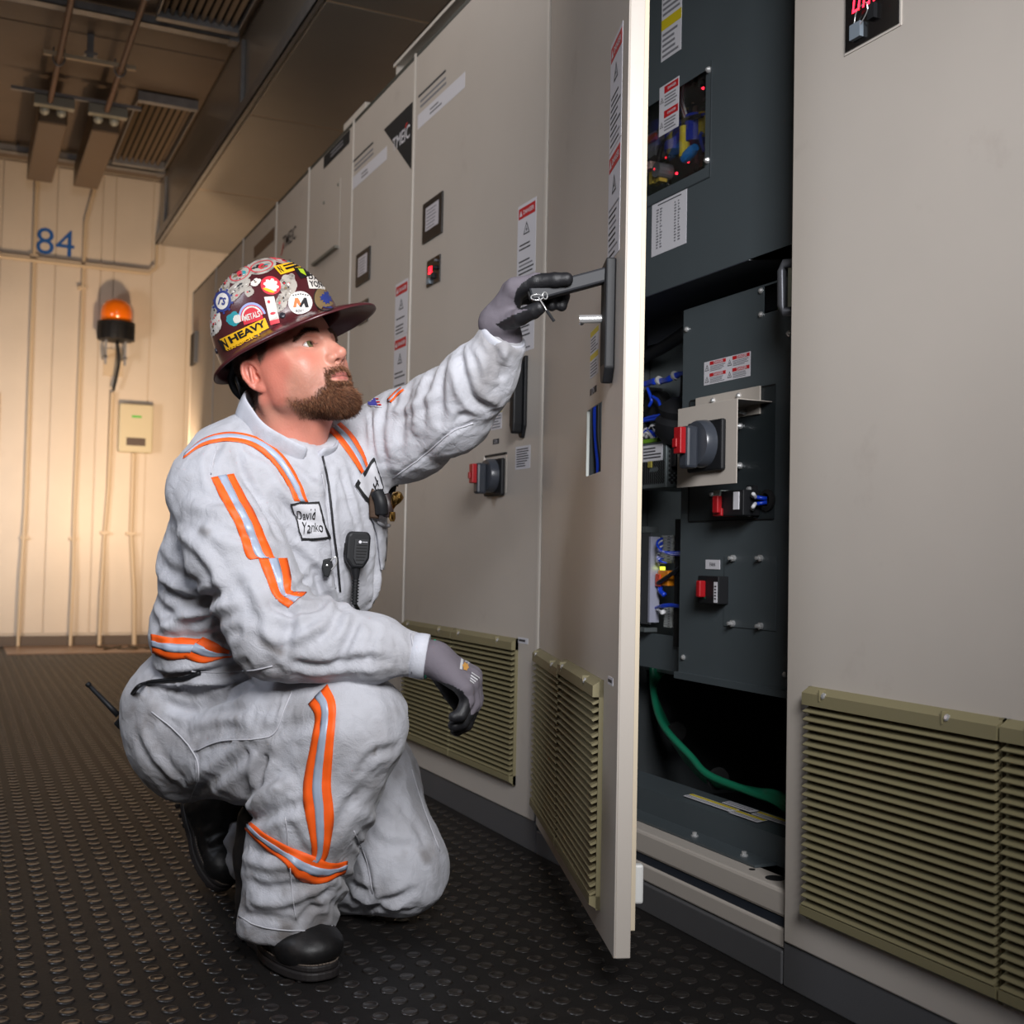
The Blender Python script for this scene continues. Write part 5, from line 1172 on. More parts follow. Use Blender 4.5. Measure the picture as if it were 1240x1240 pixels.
d.rect(0, 1, 0, 1, 0, .002, 4); d.rect(.05, .8, .1, .9, 1, .003, 4)
for k in range(3): d.rect(.80, 1, .1+.3*k, .22+.3*k, 2, .003, 3)
d.build('flag_patch', [patch_w, mat('flag_blue', (70, 70, 160), .8), red_l], cov)
# --- collar, zip, seams
Cn = P(346, 520, 2.215); up_c = up_v*.93+TF*.25; up_c /= np.linalg.norm(up_c); fwc = TF-up_c*(TF@up_c); fwc /= np.linalg.norm(fwc); sdc = np.cross(fwc, up_c)
def collar():
    V = []; n = 44; F = []
    prof = [(.000, -.004), (.003, .012), (.008, .026), (.012, .036), (.0165, .035), (.017, .020), (.016, .000), (.014, -.030)]
    for i in range(n+1):
        a = math.radians(9+(342)*i/n); ra = .076; rb = .088
        dirv = fwc*math.cos(a)*rb+sdc*math.sin(a)*ra; nd = dirv/np.linalg.norm(dirv); z = -.004*math.cos(a)-.002
        e = 1+.25*max(0, math.cos(a))**3; wob = .0025*math.sin(a*7)
        for (o, h) in prof: V.append(Cn+dirv+nd*(o*e+wob)+up_c*(z+h))
    m = len(prof)
    for i in range(n):
        for j in range(m):
            k = (j+1) % m; F.append((i*m+j, (i+1)*m+j, (i+1)*m+k, i*m+k))
    F.append(tuple(range(m))); F.append(tuple(n*m+j for j in range(m-1, -1, -1)))
    o = link('collar', V, F, mat('collar_cloth', (190, 192, 201), .85, 0, .35, 420, .06, 30, dirt=((120, 110, 104), .4, 14, .5, .75)), None, cov, smooth=True)
    s = o.modifiers.new('sub', 'SUBSURF'); s.levels = 1; s.render_levels = 1
collar()
def surf_tube(pts, r, mm, name, parent, off=.0015, n=5):
    S3 = []
    for x, y in catmull(pts, n):
        h = hit(BVC, x, y)
        if h[0] is not None: S3.append(np.array(h[0])+np.array(h[1])*off)
    if len(S3) < 3: return
    m = MB(); m.tube(S3, r, 6, sm=False); return m.build(name, mm, parent, smooth=True)
seamc = mat('seam_cloth', (190, 190, 196), .85)
surf_tube([(390, 553), (395, 575), (400, 600), (404, 640), (409, 680), (412, 716)], .0022, mat('zip_dark', (60, 60, 62), .4, .5), 'zip', cov)
surf_tube([(389, 574), (394, 602), (398, 642), (403, 682), (406, 712)], .0012, seamc, 'seam', cov)
surf_tube([(354, 838), (343, 863), (326, 892), (268, 897), (236, 910)], .0014, seamc, 'seam', cov); surf_tube([(184, 862), (214, 886), (236, 914), (241, 938), (230, 968)], .0014, seamc, 'seam', cov)
surf_tube([(476, 578), (512, 552), (545, 524), (573, 512)], .0012, seamc, 'seam', cov); surf_tube([(346, 990), (350, 1030), (354, 1080), (358, 1112)], .0010, seamc, 'seam', cov)
surf_tube([(284, 1106), (310, 1120), (345, 1126), (385, 1126), (402, 1120)], .0012, seamc, 'seam', cov); surf_tube([(498, 768), (502, 795), (497, 820)], .0012, seamc, 'seam', cov)
surf_tube([(262, 545), (255, 575), (262, 540)], .0010, seamc, 'seam', cov); surf_tube([(428, 1006), (444, 1040), (452, 1082)], .0012, seamc, 'seam', cov); surf_tube([(498, 932), (513, 980), (532, 1030)], .0012, seamc, 'seam', cov)
surf_tube([(232, 812), (262, 815), (300, 812), (330, 806)], .0012, seamc, 'seam', cov)

# cuff bands closing the sleeves
def cuff_band(c, axis, r, L=.026):
    axis = axis/np.linalg.norm(axis); m = MB(); m.lathe([(r*.78, -L), (r*1.0, -L*.9), (r*1.03, -L*.3), (r*1.02, 0), (r*.97, .0018), (r*.90, 0), (r*.86, -L*.5)], c, axis, 28, caps=False)
    m.build('cuff', mat('collar_cloth', (205, 206, 214)), cov, smooth=True)
cuff_band(P(516, 795.5, 2.03), P(514, 795, 2.03)-P(450, 785, 2.03), .0385); cuff_band(P(610.5, 404, 2.156), P(611, 404, 2.155)-P(585, 452, 2.20), .0425)
# ================================================================== head
def head_axes(yaw, pitch, roll=0):
    y, p, r = map(math.radians, (yaw, pitch, roll))
    Fh = CR*math.cos(y)-CF*math.sin(y); Lh = CR*math.sin(y)+CF*math.cos(y); Uh = CU
    F = Fh*math.cos(p)+Uh*math.sin(p); U = -Fh*math.sin(p)+Uh*math.cos(p); L = Lh
    L2 = L*math.cos(r)+U*math.sin(r); U2 = -L*math.sin(r)+U*math.cos(r); return L2, F, U2
HL, HF, HU = head_axes(32, 20, 6); HO = P(352, 452, 2.20)
HT = frame(HO, HL, HF, HU)       # local x = his left, y = forward, z = up
def loc(px, py, depth): return np.linalg.inv(HT)[:3, :3]@P(px, py, depth)+np.linalg.inv(HT)[:3, 3]
g = Grid((-.105, -.125, -.215), (.105, .150, .135), .0018)
g.ell((0, -.006, .045), (.076, .098, .088), .01); g.ell((0, .040, -.012), (.063, .064, .082), .03); g.ell((0, .040, .060), (.068, .054, .05), .02)
for s in (-1, 1):
    g.cone((s*.054, .014, -.052), (s*.020, .080, -.088), .020, .020, .03); g.cone((s*.060, .012, -.02), (s*.054, .014, -.052), .016, .020, .03)
    g.ell((s*.047, .066, -.010), (.022, .020, .018), .022); g.cone((s*.046, .074, .038), (s*.014, .091, .034), .011, .010, .014)
    g.ell((s*.068, .018, .010), (.012, .04, .03), .025); g.ell((s*.043, .055, -.034), (.020, .026, .024), .03)
g.cone((0, .088, .034), (0, .110, .002), .0095, .0085, .012); g.cone((0, .110, .002), (0, .1225, -.012), .009, .0105, .006)
g.cone((0, .095, .010), (0, .108, -.016), .014, .013, .012)
for s in (-1, 1):
    g.ell((s*.0145, .107, -.018), (.0082, .011, .0080), .005); g.ell((s*.034, .096, .020), (.0165, .0155, .0115), .010, mode='sub')
g.ell((0, .080, -.045), (.034, .026, .026), .02); g.ell((0, .084, -.088), (.022, .018, .018), .02)
for s in (-1, 1): g.ell((s*.0072, .1145, -.0255), (.0042, .007, .0035), .002, mode='sub')
for s in (-1, 1):
    g.cone((0, .1055, -.0462), (s*.012, .1030, -.0455), .0045, .0045, .005); g.cone((s*.012, .103, -.0458), (s*.024, .0935, -.0510), .0045, .002, .005)
    g.cone((0, .1035, -.0575), (s*.011, .1015, -.0570), .0055, .0052, .005); g.cone((s*.011, .1015, -.0570), (s*.024, .0930, -.0520), .0052, .002, .005)
    g.cone((0, .1115, -.0515), (s*.012, .109, -.0512), .0012, .0012, .002, 'sub'); g.cone((s*.012, .109, -.0512), (s*.026, .0965, -.0520), .0012, .0010, .002, 'sub')
    g.ell((s*.033, .0780, .019), (.0155, .0152, .0145), .004); g.ell((s*.034, .0930, .0180), (.0155, .016, .0056), .0012, mode='sub')
    g.cone((s*.020, .088, .026), (s*.046, .080, .026), .003, .003, .006)
g.ell((0, .102, -.068), (.016, .010, .004), .008, mode='sub')
N0 = loc(346, 556, 2.235); g.cone((0, -.022, -.035), N0, .060, .062, .03); g.cone((0, .03, -.06), N0+np.array([0, .02, 0]), .042, .056, .03)
for s in (-1, 1): g.cone((s*.060, -.025, -.045), N0+np.array([s*.022, .045, .0]), .014, .012, .02)
# ears
for s in (-1, 1):
    ca, sa = math.cos(.42), math.sin(.42)
    nrm = np.array([s*ca, sa*.9, 0]); nrm /= np.linalg.norm(nrm); fw = np.array([-s*sa*.9, ca, .0]); fw -= nrm*(fw@nrm); fw /= np.linalg.norm(fw); upx = np.cross(nrm, fw)*s; tilt = .22
    f2 = fw*math.cos(tilt)+upx*math.sin(tilt); u2 = -fw*math.sin(tilt)+upx*math.cos(tilt); R = np.array([nrm, f2, u2]); c = np.array([s*.0815, -.018, .002])
    g.ell(c, (.0065, .0180, .0320), .006, R); g.ell(c+nrm*.006+u2*.004, (.0075, .0125, .0235), .003, R, 'sub')
    Q_ = [c+nrm*.003+f2*(.0155*math.cos(a))*(1 if a < math.pi else .9)+u2*(.0290*math.sin(a)+.0005) for a in np.linspace(-.9, 3.9, 16)]
    for a, b in zip(Q_[:-1], Q_[1:]): g.cone(a, b, .0036, .0036, .002)
    g.cone(c+nrm*.002+f2*.003+u2*.016, c+nrm*.003-f2*.006-u2*.010, .0034, .0038, .003); g.ell(c+nrm*.002+f2*.010-u2*.003, (.004, .005, .006), .003, R)
    g.ell(c-u2*.026+f2*.002, (.006, .009, .009), .005, R); g.ell(c+nrm*.003+f2*.004-u2*.006, (.007, .006, .008), .002, R, 'sub')
V, Q = g.mesh(); V = smooth(V, Q, 1, .4)
x, y, z = V.T; ax_ = np.abs(x)
def beard_w(Pn):
    x, y, z = Pn.T; ax = np.abs(x)
    line = np.interp(y, [.0, .015, .03, .055, .074, .084, .091, .12], [-.02, -.038, -.054, -.069, -.069, -.056, -.030, -.026])
    w = np.clip((line-z)/.018, 0, 1)*np.clip((y-.002)/.012, 0, 1)*np.clip((z+.122)/.012, 0, 1)
    w = w*(1-np.clip((ax-.031)/.006, 0, 1)*np.clip((z+.068)/.006, 0, 1)*(y > .06))
    lip = np.clip(1.25-((x/.028)**2+((z+.0518)/.0095)**2), 0, 1)*(y > .085); w = w*(1-np.clip(lip*3, 0, 1))
    soul = np.clip(1.2-(((ax-.014)/.008)**2+((z+.070)/.006)**2), 0, 1)*(y > .085); w = w*(1-.85*soul)
    neck = np.clip((y-(-.118-z)*-.2-.012-(np.clip(-.098-z, 0, 1))*2.2)/.012, 0, 1); return w*neck
skin = np.array(lin((200, 140, 120))); red = np.array(lin((205, 112, 96))); pink = np.array(lin((172, 98, 92))); dk = np.array(lin((92, 62, 46))); scalp = np.array(lin((98, 78, 68)))
C = np.tile(skin, (len(V), 1)); mixv = lambda C, c, w: C*(1-w[:, None])+c*w[:, None]
C = mixv(C, red, .55*np.clip(1-np.hypot((ax_-.05)/.03, (z+.008)/.028), 0, 1)*(y > .02)); C = mixv(C, red, .6*np.clip((ax_-.072)/.006, 0, 1)); C = mixv(C, red, .5*np.clip(1-np.linalg.norm((V-np.array([0, .118, -.012]))/.02, axis=1), 0, 1))
C = mixv(C, red, .35*np.clip((-.075-z)/.03, 0, 1)*(y < .07)); C = mixv(C, red*.8+.2*dk, .12*np.clip(fbm(V*60, 3)-.45, 0, 1)*2)
lipw = np.clip(1.15-((x/.0245)**2+((z+.0515)/.0085)**2), 0, .5)*2*(y > .088); bw = beard_w(V); C = mixv(C, dk, .80*np.clip(bw*(.7+.6*fbm(V*120, 2)), 0, 1)); C = mixv(C, pink, .85*np.clip(lipw, 0, 1)); C = mixv(C, dk*.5, .9*np.clip(1-np.abs(z+.0516)/.0016, 0, 1)*(ax_ < .025)*(y > .09))  # last mix paints the shade of the lip join as a dark band
st = np.clip((-.022-z)/.03, 0, 1)*np.clip((y-.0)/.02, 0, 1)*np.clip((ax_-.02)/.02, 0, 1); C = mixv(C, dk, .30*st*np.clip(.5+fbm(V*150, 2), 0, 1))
hw = np.clip((z-np.interp(y, [-.1, -.04, -.02, .0, .02, .05], [-.06, -.045, .0, .005, .016, .05]))/.012, 0, 1)*np.clip((.040-y)/.012, 0, 1)*(~((ax_ > .0775) & (z < .037) & (y > -.046) & (y < .006))); C = mixv(C, scalp, .85*hw)
nost = np.clip(1-np.linalg.norm((np.stack([ax_, y, z], 1)-np.array([.0072, .1145, -.024]))/.0055, axis=1), 0, 1); C = mixv(C, dk*.5, np.clip(nost*2, 0, 1)*.8)
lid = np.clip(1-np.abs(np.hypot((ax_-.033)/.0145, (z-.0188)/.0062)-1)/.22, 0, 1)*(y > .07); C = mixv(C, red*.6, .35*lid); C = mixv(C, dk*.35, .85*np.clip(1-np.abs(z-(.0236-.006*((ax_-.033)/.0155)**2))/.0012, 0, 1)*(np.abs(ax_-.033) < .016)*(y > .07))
skm = mat('skin', (214, 152, 128), .48, 0, .25, 260, attr='tint'); skm.node_tree.nodes['Principled BSDF'].inputs['Subsurface Weight'].default_value = .12; skm.node_tree.nodes['Principled BSDF'].inputs['Subsurface Radius'].default_value = (.012, .005, .003); skm.node_tree.nodes['Principled BSDF'].inputs['Subsurface Scale'].default_value = .6
Nl = vnormals(V, Q); HV, HQ, HN = V, Q, Nl
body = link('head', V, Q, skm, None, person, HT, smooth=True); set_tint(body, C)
# eyes
for s in (-1, 1):
    m = MB(); c = np.array([s*.033, .0778, .0188]); gz = np.array([.10, 1, .02]); gz /= np.linalg.norm(gz); r = .0140
    prof = []; M_ = []
    for k in range(22):
        t = math.pi*k/21; prof.append((max(r*math.sin(t), 1e-5), r*math.cos(t)))
    m.lathe(prof, c, gz, 24, 0, caps=False)
    for i, f in enumerate(m.f):
        k = i//24; m.m[i] = 2 if k < 2 else (1 if k < 5 else 0)
    m.lathe([(.0062, 0), (.004, .0010), (.0001, .0013)], c+gz*(r*math.cos(math.pi*4/21)+.0006), gz, 20, 3, caps=False)
    m.build('eye', [mat('eye_white', (205, 192, 186), .15, coat=.5), mat('iris_olive', (96, 92, 62), .2, coat=.6), mat('pupil', (6, 6, 6), .1, coat=.6), mat('cornea', (255, 255, 255), .02, trans=1, alpha=.15)], person, HT, smooth=True)
# --- hair strands
def strands(name, mats, n, weight, length, dirf, rad, seed, parent, curl=.3):
    rg = np.random.default_rng(seed); Vv, Qq, Nn = HV, HQ, HN
    ctr = Vv[Qq].mean(1); a = np.linalg.norm(np.cross(Vv[Qq[:, 2]]-Vv[Qq[:, 0]], Vv[Qq[:, 3]]-Vv[Qq[:, 1]]), axis=1)*.5
    w = a*weight(ctr); w = w/w.sum(); fi = rg.choice(len(Qq), n, p=w); uv = rg.random((n, 2)); q = Vv[Qq[fi]]
    p = (q[:, 0]*(1-uv[:, :1])+q[:, 1]*uv[:, :1])*(1-uv[:, 1:])+(q[:, 3]*(1-uv[:, :1])+q[:, 2]*uv[:, :1])*uv[:, 1:]
    nn = Nn[Qq[fi, 0]]; d = dirf(p, nn, rg); d /= np.linalg.norm(d, axis=1)[:, None]; L = length(p, rg)[:, None]
    bend = rg.normal(0, 1, (n, 3)); p1 = p+d*L*.5+bend*L*.10*curl; p2 = p+d*L+bend*L*.30*curl+np.array([0, 0, -1.])*L*.10
    t = np.cross(d, nn); t /= np.linalg.norm(t, axis=1)[:, None]+1e-9; b = np.cross(d, t); R = rad(p, rg)[:, None]
    ring = lambda c, r: [c+(t*math.cos(k*2.094)+b*math.sin(k*2.094))*r for k in range(3)]
    VV = np.stack(ring(p-nn*.0006, R)+ring(p1, R*.8)+[p2], 1).reshape(-1, 3)
    base_ = (np.arange(n)*7)[:, None]; F = np.concatenate([base_+np.array(f)[None] for f in ((0, 1, 4, 3), (1, 2, 5, 4), (2, 0, 3, 5), (3, 4, 6, 6), (4, 5, 6, 6), (5, 3, 6, 6))])
    quads = F[F[:, 2] != F[:, 3]]; tris = F[F[:, 2] == F[:, 3]][:, :3]
    me = bpy.data.meshes.new(name); VW = xf(np.linalg.inv(W[parent])@HT, VV); me.vertices.add(len(VW)); me.vertices.foreach_set('co', VW.astype(np.float32).ravel())
    me.loops.add(quads.size+tris.size); me.loops.foreach_set('vertex_index', np.concatenate([quads.ravel(), tris.ravel()]).astype(np.int32)); me.polygons.add(len(quads)+len(tris))
    me.polygons.foreach_set('loop_start', np.concatenate([np.arange(len(quads))*4, quads.size+np.arange(len(tris))*3]).astype(np.int32))
    me.polygons.foreach_set('use_smooth', np.ones(len(quads)+len(tris), bool))
    sid = np.concatenate([np.tile(np.arange(n), 3), np.tile(np.arange(n), 3)]); mi = rg.integers(0, len(mats), n); me.polygons.foreach_set('material_index', mi[sid].astype(np.int32))
    me.update(calc_edges=True)
    for m in mats: me.materials.append(m)
    o = bpy.data.objects.new(name, me); COL.objects.link(o); o.parent = parent; W[o] = W[parent]; return o
hb1 = mat('beard_brown', (104, 66, 44), .55); hb2 = mat('beard_auburn', (140, 88, 58), .55); hb3 = mat('beard_dark', (66, 44, 32), .55); hb4 = mat('beard_tan', (168, 122, 90), .55)
def bdir(p, nn, rg): return nn*.55+np.array([0, .12, -.75])+rg.normal(0, .22, p.shape)
def blen(p, rg): return (.004+.010*np.clip((p[:, 1]-.045)/.04, 0, 1)*np.clip((-.055-p[:, 2])/.025, 0, 1)+.004*(p[:, 1] > .08)*(p[:, 2] > -.06))*(.7+.6*rg.random(len(p)))
strands('beard', [hb1, hb2, hb1, hb3, hb4], 15000, lambda c: beard_w(c)**1.4*(.35+np.clip((c[:, 1]-.03)/.03, 0, 1)*1.2), blen, bdir, lambda p, rg: .00028+.00012*rg.random(len(p)), 1, person)
strands('hair', [hb3, mat('hair_grey_brown', (100, 82, 72), .6)], 12000, lambda c: np.clip((c[:, 2]-np.interp(c[:, 1], [-.1, -.04, -.02, .0, .02, .05], [-.055, -.04, .0, .006, .018, .05]))/.012, 0, 1)*(c[:, 1] < .034)*(~((np.abs(c[:, 0]) > .0775) & (c[:, 2] < .037) & (c[:, 1] > -.046) & (c[:, 1] < .006)))*(c[:, 2] < .085), lambda p, rg: .0035*(.7+.6*rg.random(len(p))), lambda p, nn, rg: nn*.8+np.array([0, -.2, -.7])+rg.normal(0, .1, p.shape), lambda p, rg: np.full(len(p), .00022), 2, person)
def browdir(p, nn, rg): return nn*.35+np.stack([np.sign(p[:, 0])*.9, np.full(len(p), -.1), np.full(len(p), .12)], 1)+rg.normal(0, .15, p.shape)
strands('eyebrow', [hb3, hb1], 1700, lambda c: np.clip(1-(np.abs(c[:, 2]-(.0395+.004*np.clip((np.abs(c[:, 0])-.014)/.02, 0, 1)-.012*np.clip((np.abs(c[:, 0])-.036)/.018, 0, 1)))/.0056), 0, 1)*(np.abs(c[:, 0]) > .013)*(np.abs(c[:, 0]) < .058)*(c[:, 1] > .055), lambda p, rg: .006*(.6+.7*rg.random(len(p))), browdir, lambda p, rg: np.full(len(p), .00026), 3, person)
# ================================================================== hard hat
maroon = mat('hat_maroon', (74, 30, 34), .32, 0, .12, 60, .12, 20, coat=.25, dirt=((120, 90, 84), .35, 30, .62, .8))
hp = math.radians(3); HAT = HT@T4(0, .002, .067)@rotm('X', hp)@rotm('Y', -math.radians(7))
def hat_R(a):     # a = 0 front; returns dome radius and brim outer radius
    c, s = math.cos(a), math.sin(a); ry = .127 if c > 0 else .123; rx = .109
    r = 1/math.sqrt((s/rx)**2+(c/ry)**2); w = .021+.050*max(0, c)**1.6+.004*max(0, -c); return r, r+w
def hatv(a, r, z): return (math.sin(a)*r, math.cos(a)*r, z)
nA = 96; Vh = []; Fh = []; rows = []
Hh = .146
prof_t = np.linspace(0, 1, 22)
for k, t in enumerate(prof_t):     # from the crown down
    th = t*math.pi/2; row = []
    for i in range(nA):
        a = 2*math.pi*i/nA; r, _ = hat_R(a); e = .86
        rr_ = r*(math.sin(th)**e if th > 0 else 0.0005); zz_ = Hh*(math.cos(th)**.92 if th < math.pi/2 else 0)
        ridge = .004*math.exp(-((math.sin(a)*rr_)/.012)**2)*(1-t)**.3; row.append(len(Vh)); Vh.append(hatv(a, rr_+(.0005 if k == 0 else 0), zz_+ridge))
    rows.append(row)
def brim_row(f, dz, dr=0):
    row = []
    for i in range(nA):
        a = 2*math.pi*i/nA; r, R = hat_R(a); rr_ = r+(R-r)*f+dr; c = max(0, math.cos(a)); row.append(len(Vh)); Vh.append(hatv(a, rr_, dz-.010*f*(1+.9*c)-.006*c*f*f))
    rows.append(row)
for f, dz in ((.15, -.002), (.5, -.003), (.93, -.003)): brim_row(f, dz)
brim_row(1.0, -.0045); brim_row(1.0, -.0085); brim_row(.93, -.009)
brim_row(.5, -.0065); brim_row(.05, -.005)
brim_row(0, -.004, -.003)
for k in range(14):                                                  # inside of the dome
    t = 1-(k+1)/14.5; th = t*math.pi/2; row = []
    for i in range(nA):
        a = 2*math.pi*i/nA; r, _ = hat_R(a); row.append(len(Vh)); Vh.append(hatv(a, (r-.003)*math.sin(th)**.86, (Hh-.003)*math.cos(th)**.92))
    rows.append(row)
for A_, B_ in zip(rows[:-1], rows[1:]):
    for i in range(nA):
        j = (i+1) % nA; Fh.append((A_[i], B_[i], B_[j], A_[j]))
Fh.append(tuple(rows[0][::-1])); Fh.append(tuple(rows[-1]))
hat = link('hard_hat', Vh, Fh, maroon, None, person, HAT, smooth=True)
HVw = xf(HAT, Vh); nq = [f for f in Fh if len(f) == 4]
BVH_ = BVHTree.FromPolygons([Vector(v) for v in HVw.tolist()], [list(f) for f in Fh], epsilon=0)
for (px, py) in ((342, 382), (262, 425)):
    h = hit(BVH_, px, py)
    if h[0]:
        m = MB(); m.lathe([(.0055, -.001), (.0055, .0012), (.004, .0022), (0, .0024)], h[0], h[1], 14); m.build('rivet', mat('rivet_dark', (50, 48, 56), .35, .3), hat, smooth=True)
# suspension, ratchet and nape strap
m = MB(); Q_ = [xf(HT, [(math.sin(a)*.088, math.cos(a)*.100-.004, .030+.030*math.cos(a))])[0] for a in np.linspace(math.radians(-128), math.radians(-232), 16)]
Vb = []; Fb = []
for k, p in enumerate(Q_):
    for dz in (-.011, .011): Vb.append(p+HU*dz)
for k in range(len(Q_)-1): Fb.append((2*k, 2*k+2, 2*k+3, 2*k+1))
o = link('head_band', Vb, Fb, blackp, None, hat, smooth=True); s = o.modifiers.new('thick', 'SOLIDIFY'); s.thickness = .003
kb = P(288, 462, 2.28); m = MB(); m.lathe([(.017, -.012), (.021, -.008), (.021, .006), (.016, .010), (0, .011)], kb, -HF*.6-HL*.9, 18); [m.box(-.002, .002, .019, .023, -.008, .006, R=frame(kb, *[(lambda n: (lambda u: (u, np.cross(n, u), n))(np.cross(n, HU)/np.linalg.norm(np.cross(n, HU))))((-HF*.6-HL*.9)/np.linalg.norm(-HF*.6-HL*.9))][0])@rotm('Z', k*.7)) for k in range(9)]; shade_auto(m.build('ratchet_knob', blackp, hat))
m = MB(); m.tube([P(284, 440, 2.24), P(279, 455, 2.25), P(284, 472, 2.26), P(296, 484, 2.27)], .007, 8); m.build('nape_strap', blackp, hat, smooth=True)
# --- stickers
SM = [mat('st_white', (214, 208, 200), .5, dirt=((120, 104, 96), .6, 60, .52, .7)), mat('st_yellow', (232, 178, 30), .5), mat('st_black', (22, 20, 24), .5), mat('st_red', (200, 50, 62), .5), mat('st_blue', (38, 52, 120), .5),
      mat('st_orange', (232, 110, 50), .5), mat('st_teal', (40, 140, 150), .5), mat('st_olive', (128, 106, 74), .5, .2), mat('st_lilac', (150, 160, 205), .5), mat('st_lime', (170, 200, 40), .5), mat('st_grey', (168, 160, 150), .55, dirt=((84, 74, 70), .8, 70, .48, .66)), mat('st_clean', (214, 210, 206), .5)]
def st(q): return Decal(BVH_, q)
def sq(cx, cy, w, h, rot=0, sk=0):
    c, s = math.cos(math.radians(rot)), math.sin(math.radians(rot)); out = []
    for u, v in ((-1, -1), (1, -1), (1, 1), (-1, 1)):
        x, y = u*w/2+sk*v*h/2, v*h/2; out.append((cx+x*c-y*s, cy+x*s+y*c))
    return out
d = st([(264, 412), (321, 385), (326, 397), (272, 425)]); d.rect(0, 1, 0, 1, 1, .0012, 14); d.text('N', .08, .5, .10, .8, 2, .0020); d.text('HEAVY', .57, .42, .78, .60, 2, .0022, 0); d.rect(.0, .04, 0, 1, 2, .0016, 3); d.build('sticker', SM, hat, 'yellow sticker reading HEAVY in black')
d = st([(272, 424), (325, 397), (327, 403), (276, 426)]); d.text('TRANSPORT', .46, .4, .88, .75, 1, .0012); d.rect(0, 1, 0, .0001, 2, .001, 2); d.build('sticker_lettering', SM, hat)
d = st(sq(363.5, 367, 29, 28)); d.disc(.5, .5, .5, .5, 11, .0012); d.poly([(.20, .70), (.28, .30), (.40, .30), (.52, .54), (.46, .64), (.36, .50), (.32, .70)], 5, .0022); d.poly([(.46, .66), (.55, .46), (.64, .30), (.74, .30), (.84, .70), (.70, .70), (.64, .52), (.54, .70)], 2, .0026)
for k in range(7): d.rect(.18+.1*k, .23+.1*k, .10+.06*abs(k-3)/3, .15+.06*abs(k-3)/3, 2, .002, 2)
d.text('ROYAL', .52, .86, .42, .12, 2, .002); d.build('sticker', SM, hat, 'round white sticker with an orange and black M')
d = st(sq(305, 381, 32, 34, -18)); d.disc(.5, .62, .52, .55, 8, .0010, a0=math.pi, a1=2*math.pi); d.disc(.5, .62, .44, .46, 3, .0014, a0=math.pi, a1=2*math.pi, r0=.0); d.disc(.5, .62, .40, .42, 0, .0018, a0=math.pi, a1=2*math.pi, r0=.85, rings=1); d.rect(.12, .88, .6, .78, 3, .0016, 6); d.text('METALS', .5, .56, .62, .22, 0, .0022); d.build('sticker', SM, hat, 'red domed sticker with a pale blue rim')
d = st([(320, 360), (332, 359), (339, 391), (328, 394)]); d.rect(0, 1, 0, 1, 0, .0012, 8); d.disc(.35, .18, .14, .06, 3, .0020, n=10); d.rect(0, 1, .84, 1, 3, .0018, 4); d.disc(.5, .6, .3, .05, 3, .002, n=8); d.build('sticker', SM, hat, 'tall white bear-and-star style sticker with a red base')
d = st(sq(270, 365, 21, 26, 8)); d.disc(.5, .5, .5, .5, 4, .0012); d.disc(.5, .5, .36, .38, 0, .0017); d.text('rs', .5, .5, .42, .36, 4, .0022)
for k in range(10):
    a = k*.628; d.disc(.5+.56*math.cos(a), .5+.56*math.sin(a), .07, .06, 4, .0012, n=8)
d.build('sticker', SM, hat, 'blue cog-shaped sticker')
d = st(sq(395, 361, 32, 32, 8)); d.disc(.5, .5, .5, .52, 7, .0012); d.disc(.5, .5, .5, .52, 2, .0016, r0=.93, rings=1); d.disc(.5, .5, .27, .25, 4, .0018, wob=[1, .7, .9, .6, 1, .8]); d.build('sticker', SM, hat, 'round bronze sticker with a blue figure')
d = st([(370, 331), (390, 335), (398, 350), (374, 350)]); d.rect(0, 1, 0, 1, 0, .0014, 8); d.text('DAM', .42, .28, .70, .36, 2, .0022); d.text('YONKE', .5, .74, .9, .36, 2, .0022); d.build('sticker', SM, hat, 'pale sticker lettered in black')
d = st([(331, 323), (362, 315), (370, 324), (340, 333)]); d.rect(0, 1, 0, 1, 1, .0012, 12); d.text('N', .12, .5, .14, .7, 2, .002); d.rect(.28, .92, .2, .34, 2, .002, 6); d.rect(.28, .85, .5, .72, 2, .002, 6); d.build('sticker', SM, hat, 'yellow sticker near the crown')
d = st([(355, 325), (372, 324), (378, 334), (364, 338)]); d.rect(0, 1, 0, 1, 2, .0016, 6); d.poly([(.2, .1), (.5, .2), (.45, .9), (.2, .5)], 9, .0024); d.poly([(.55, .1), (.8, .3), (.7, .9), (.5, .7)], 9, .0024); d.build('sticker', SM, hat, 'black sticker with lime streaks')
d = st(sq(328, 346, 25, 22, 20)); d.disc(.5, .5, .5, .5, 3, .0012); d.disc(.52, .5, .38, .38, 0, .0017, wob=[1, .8, 1, .9, .7, 1]); d.disc(.5, .8, .3, .08, 1, .002, n=10); d.build('sticker', SM, hat, 'worn red-ringed sticker')
_w = np.random.default_rng(4).random(32); wob = [float(.72+.34*(_w[i]*.5+_w[(i+1) % 32]*.3+_w[(i+2) % 32]*.2)+.06*math.sin(i*.8)) for i in range(32)]
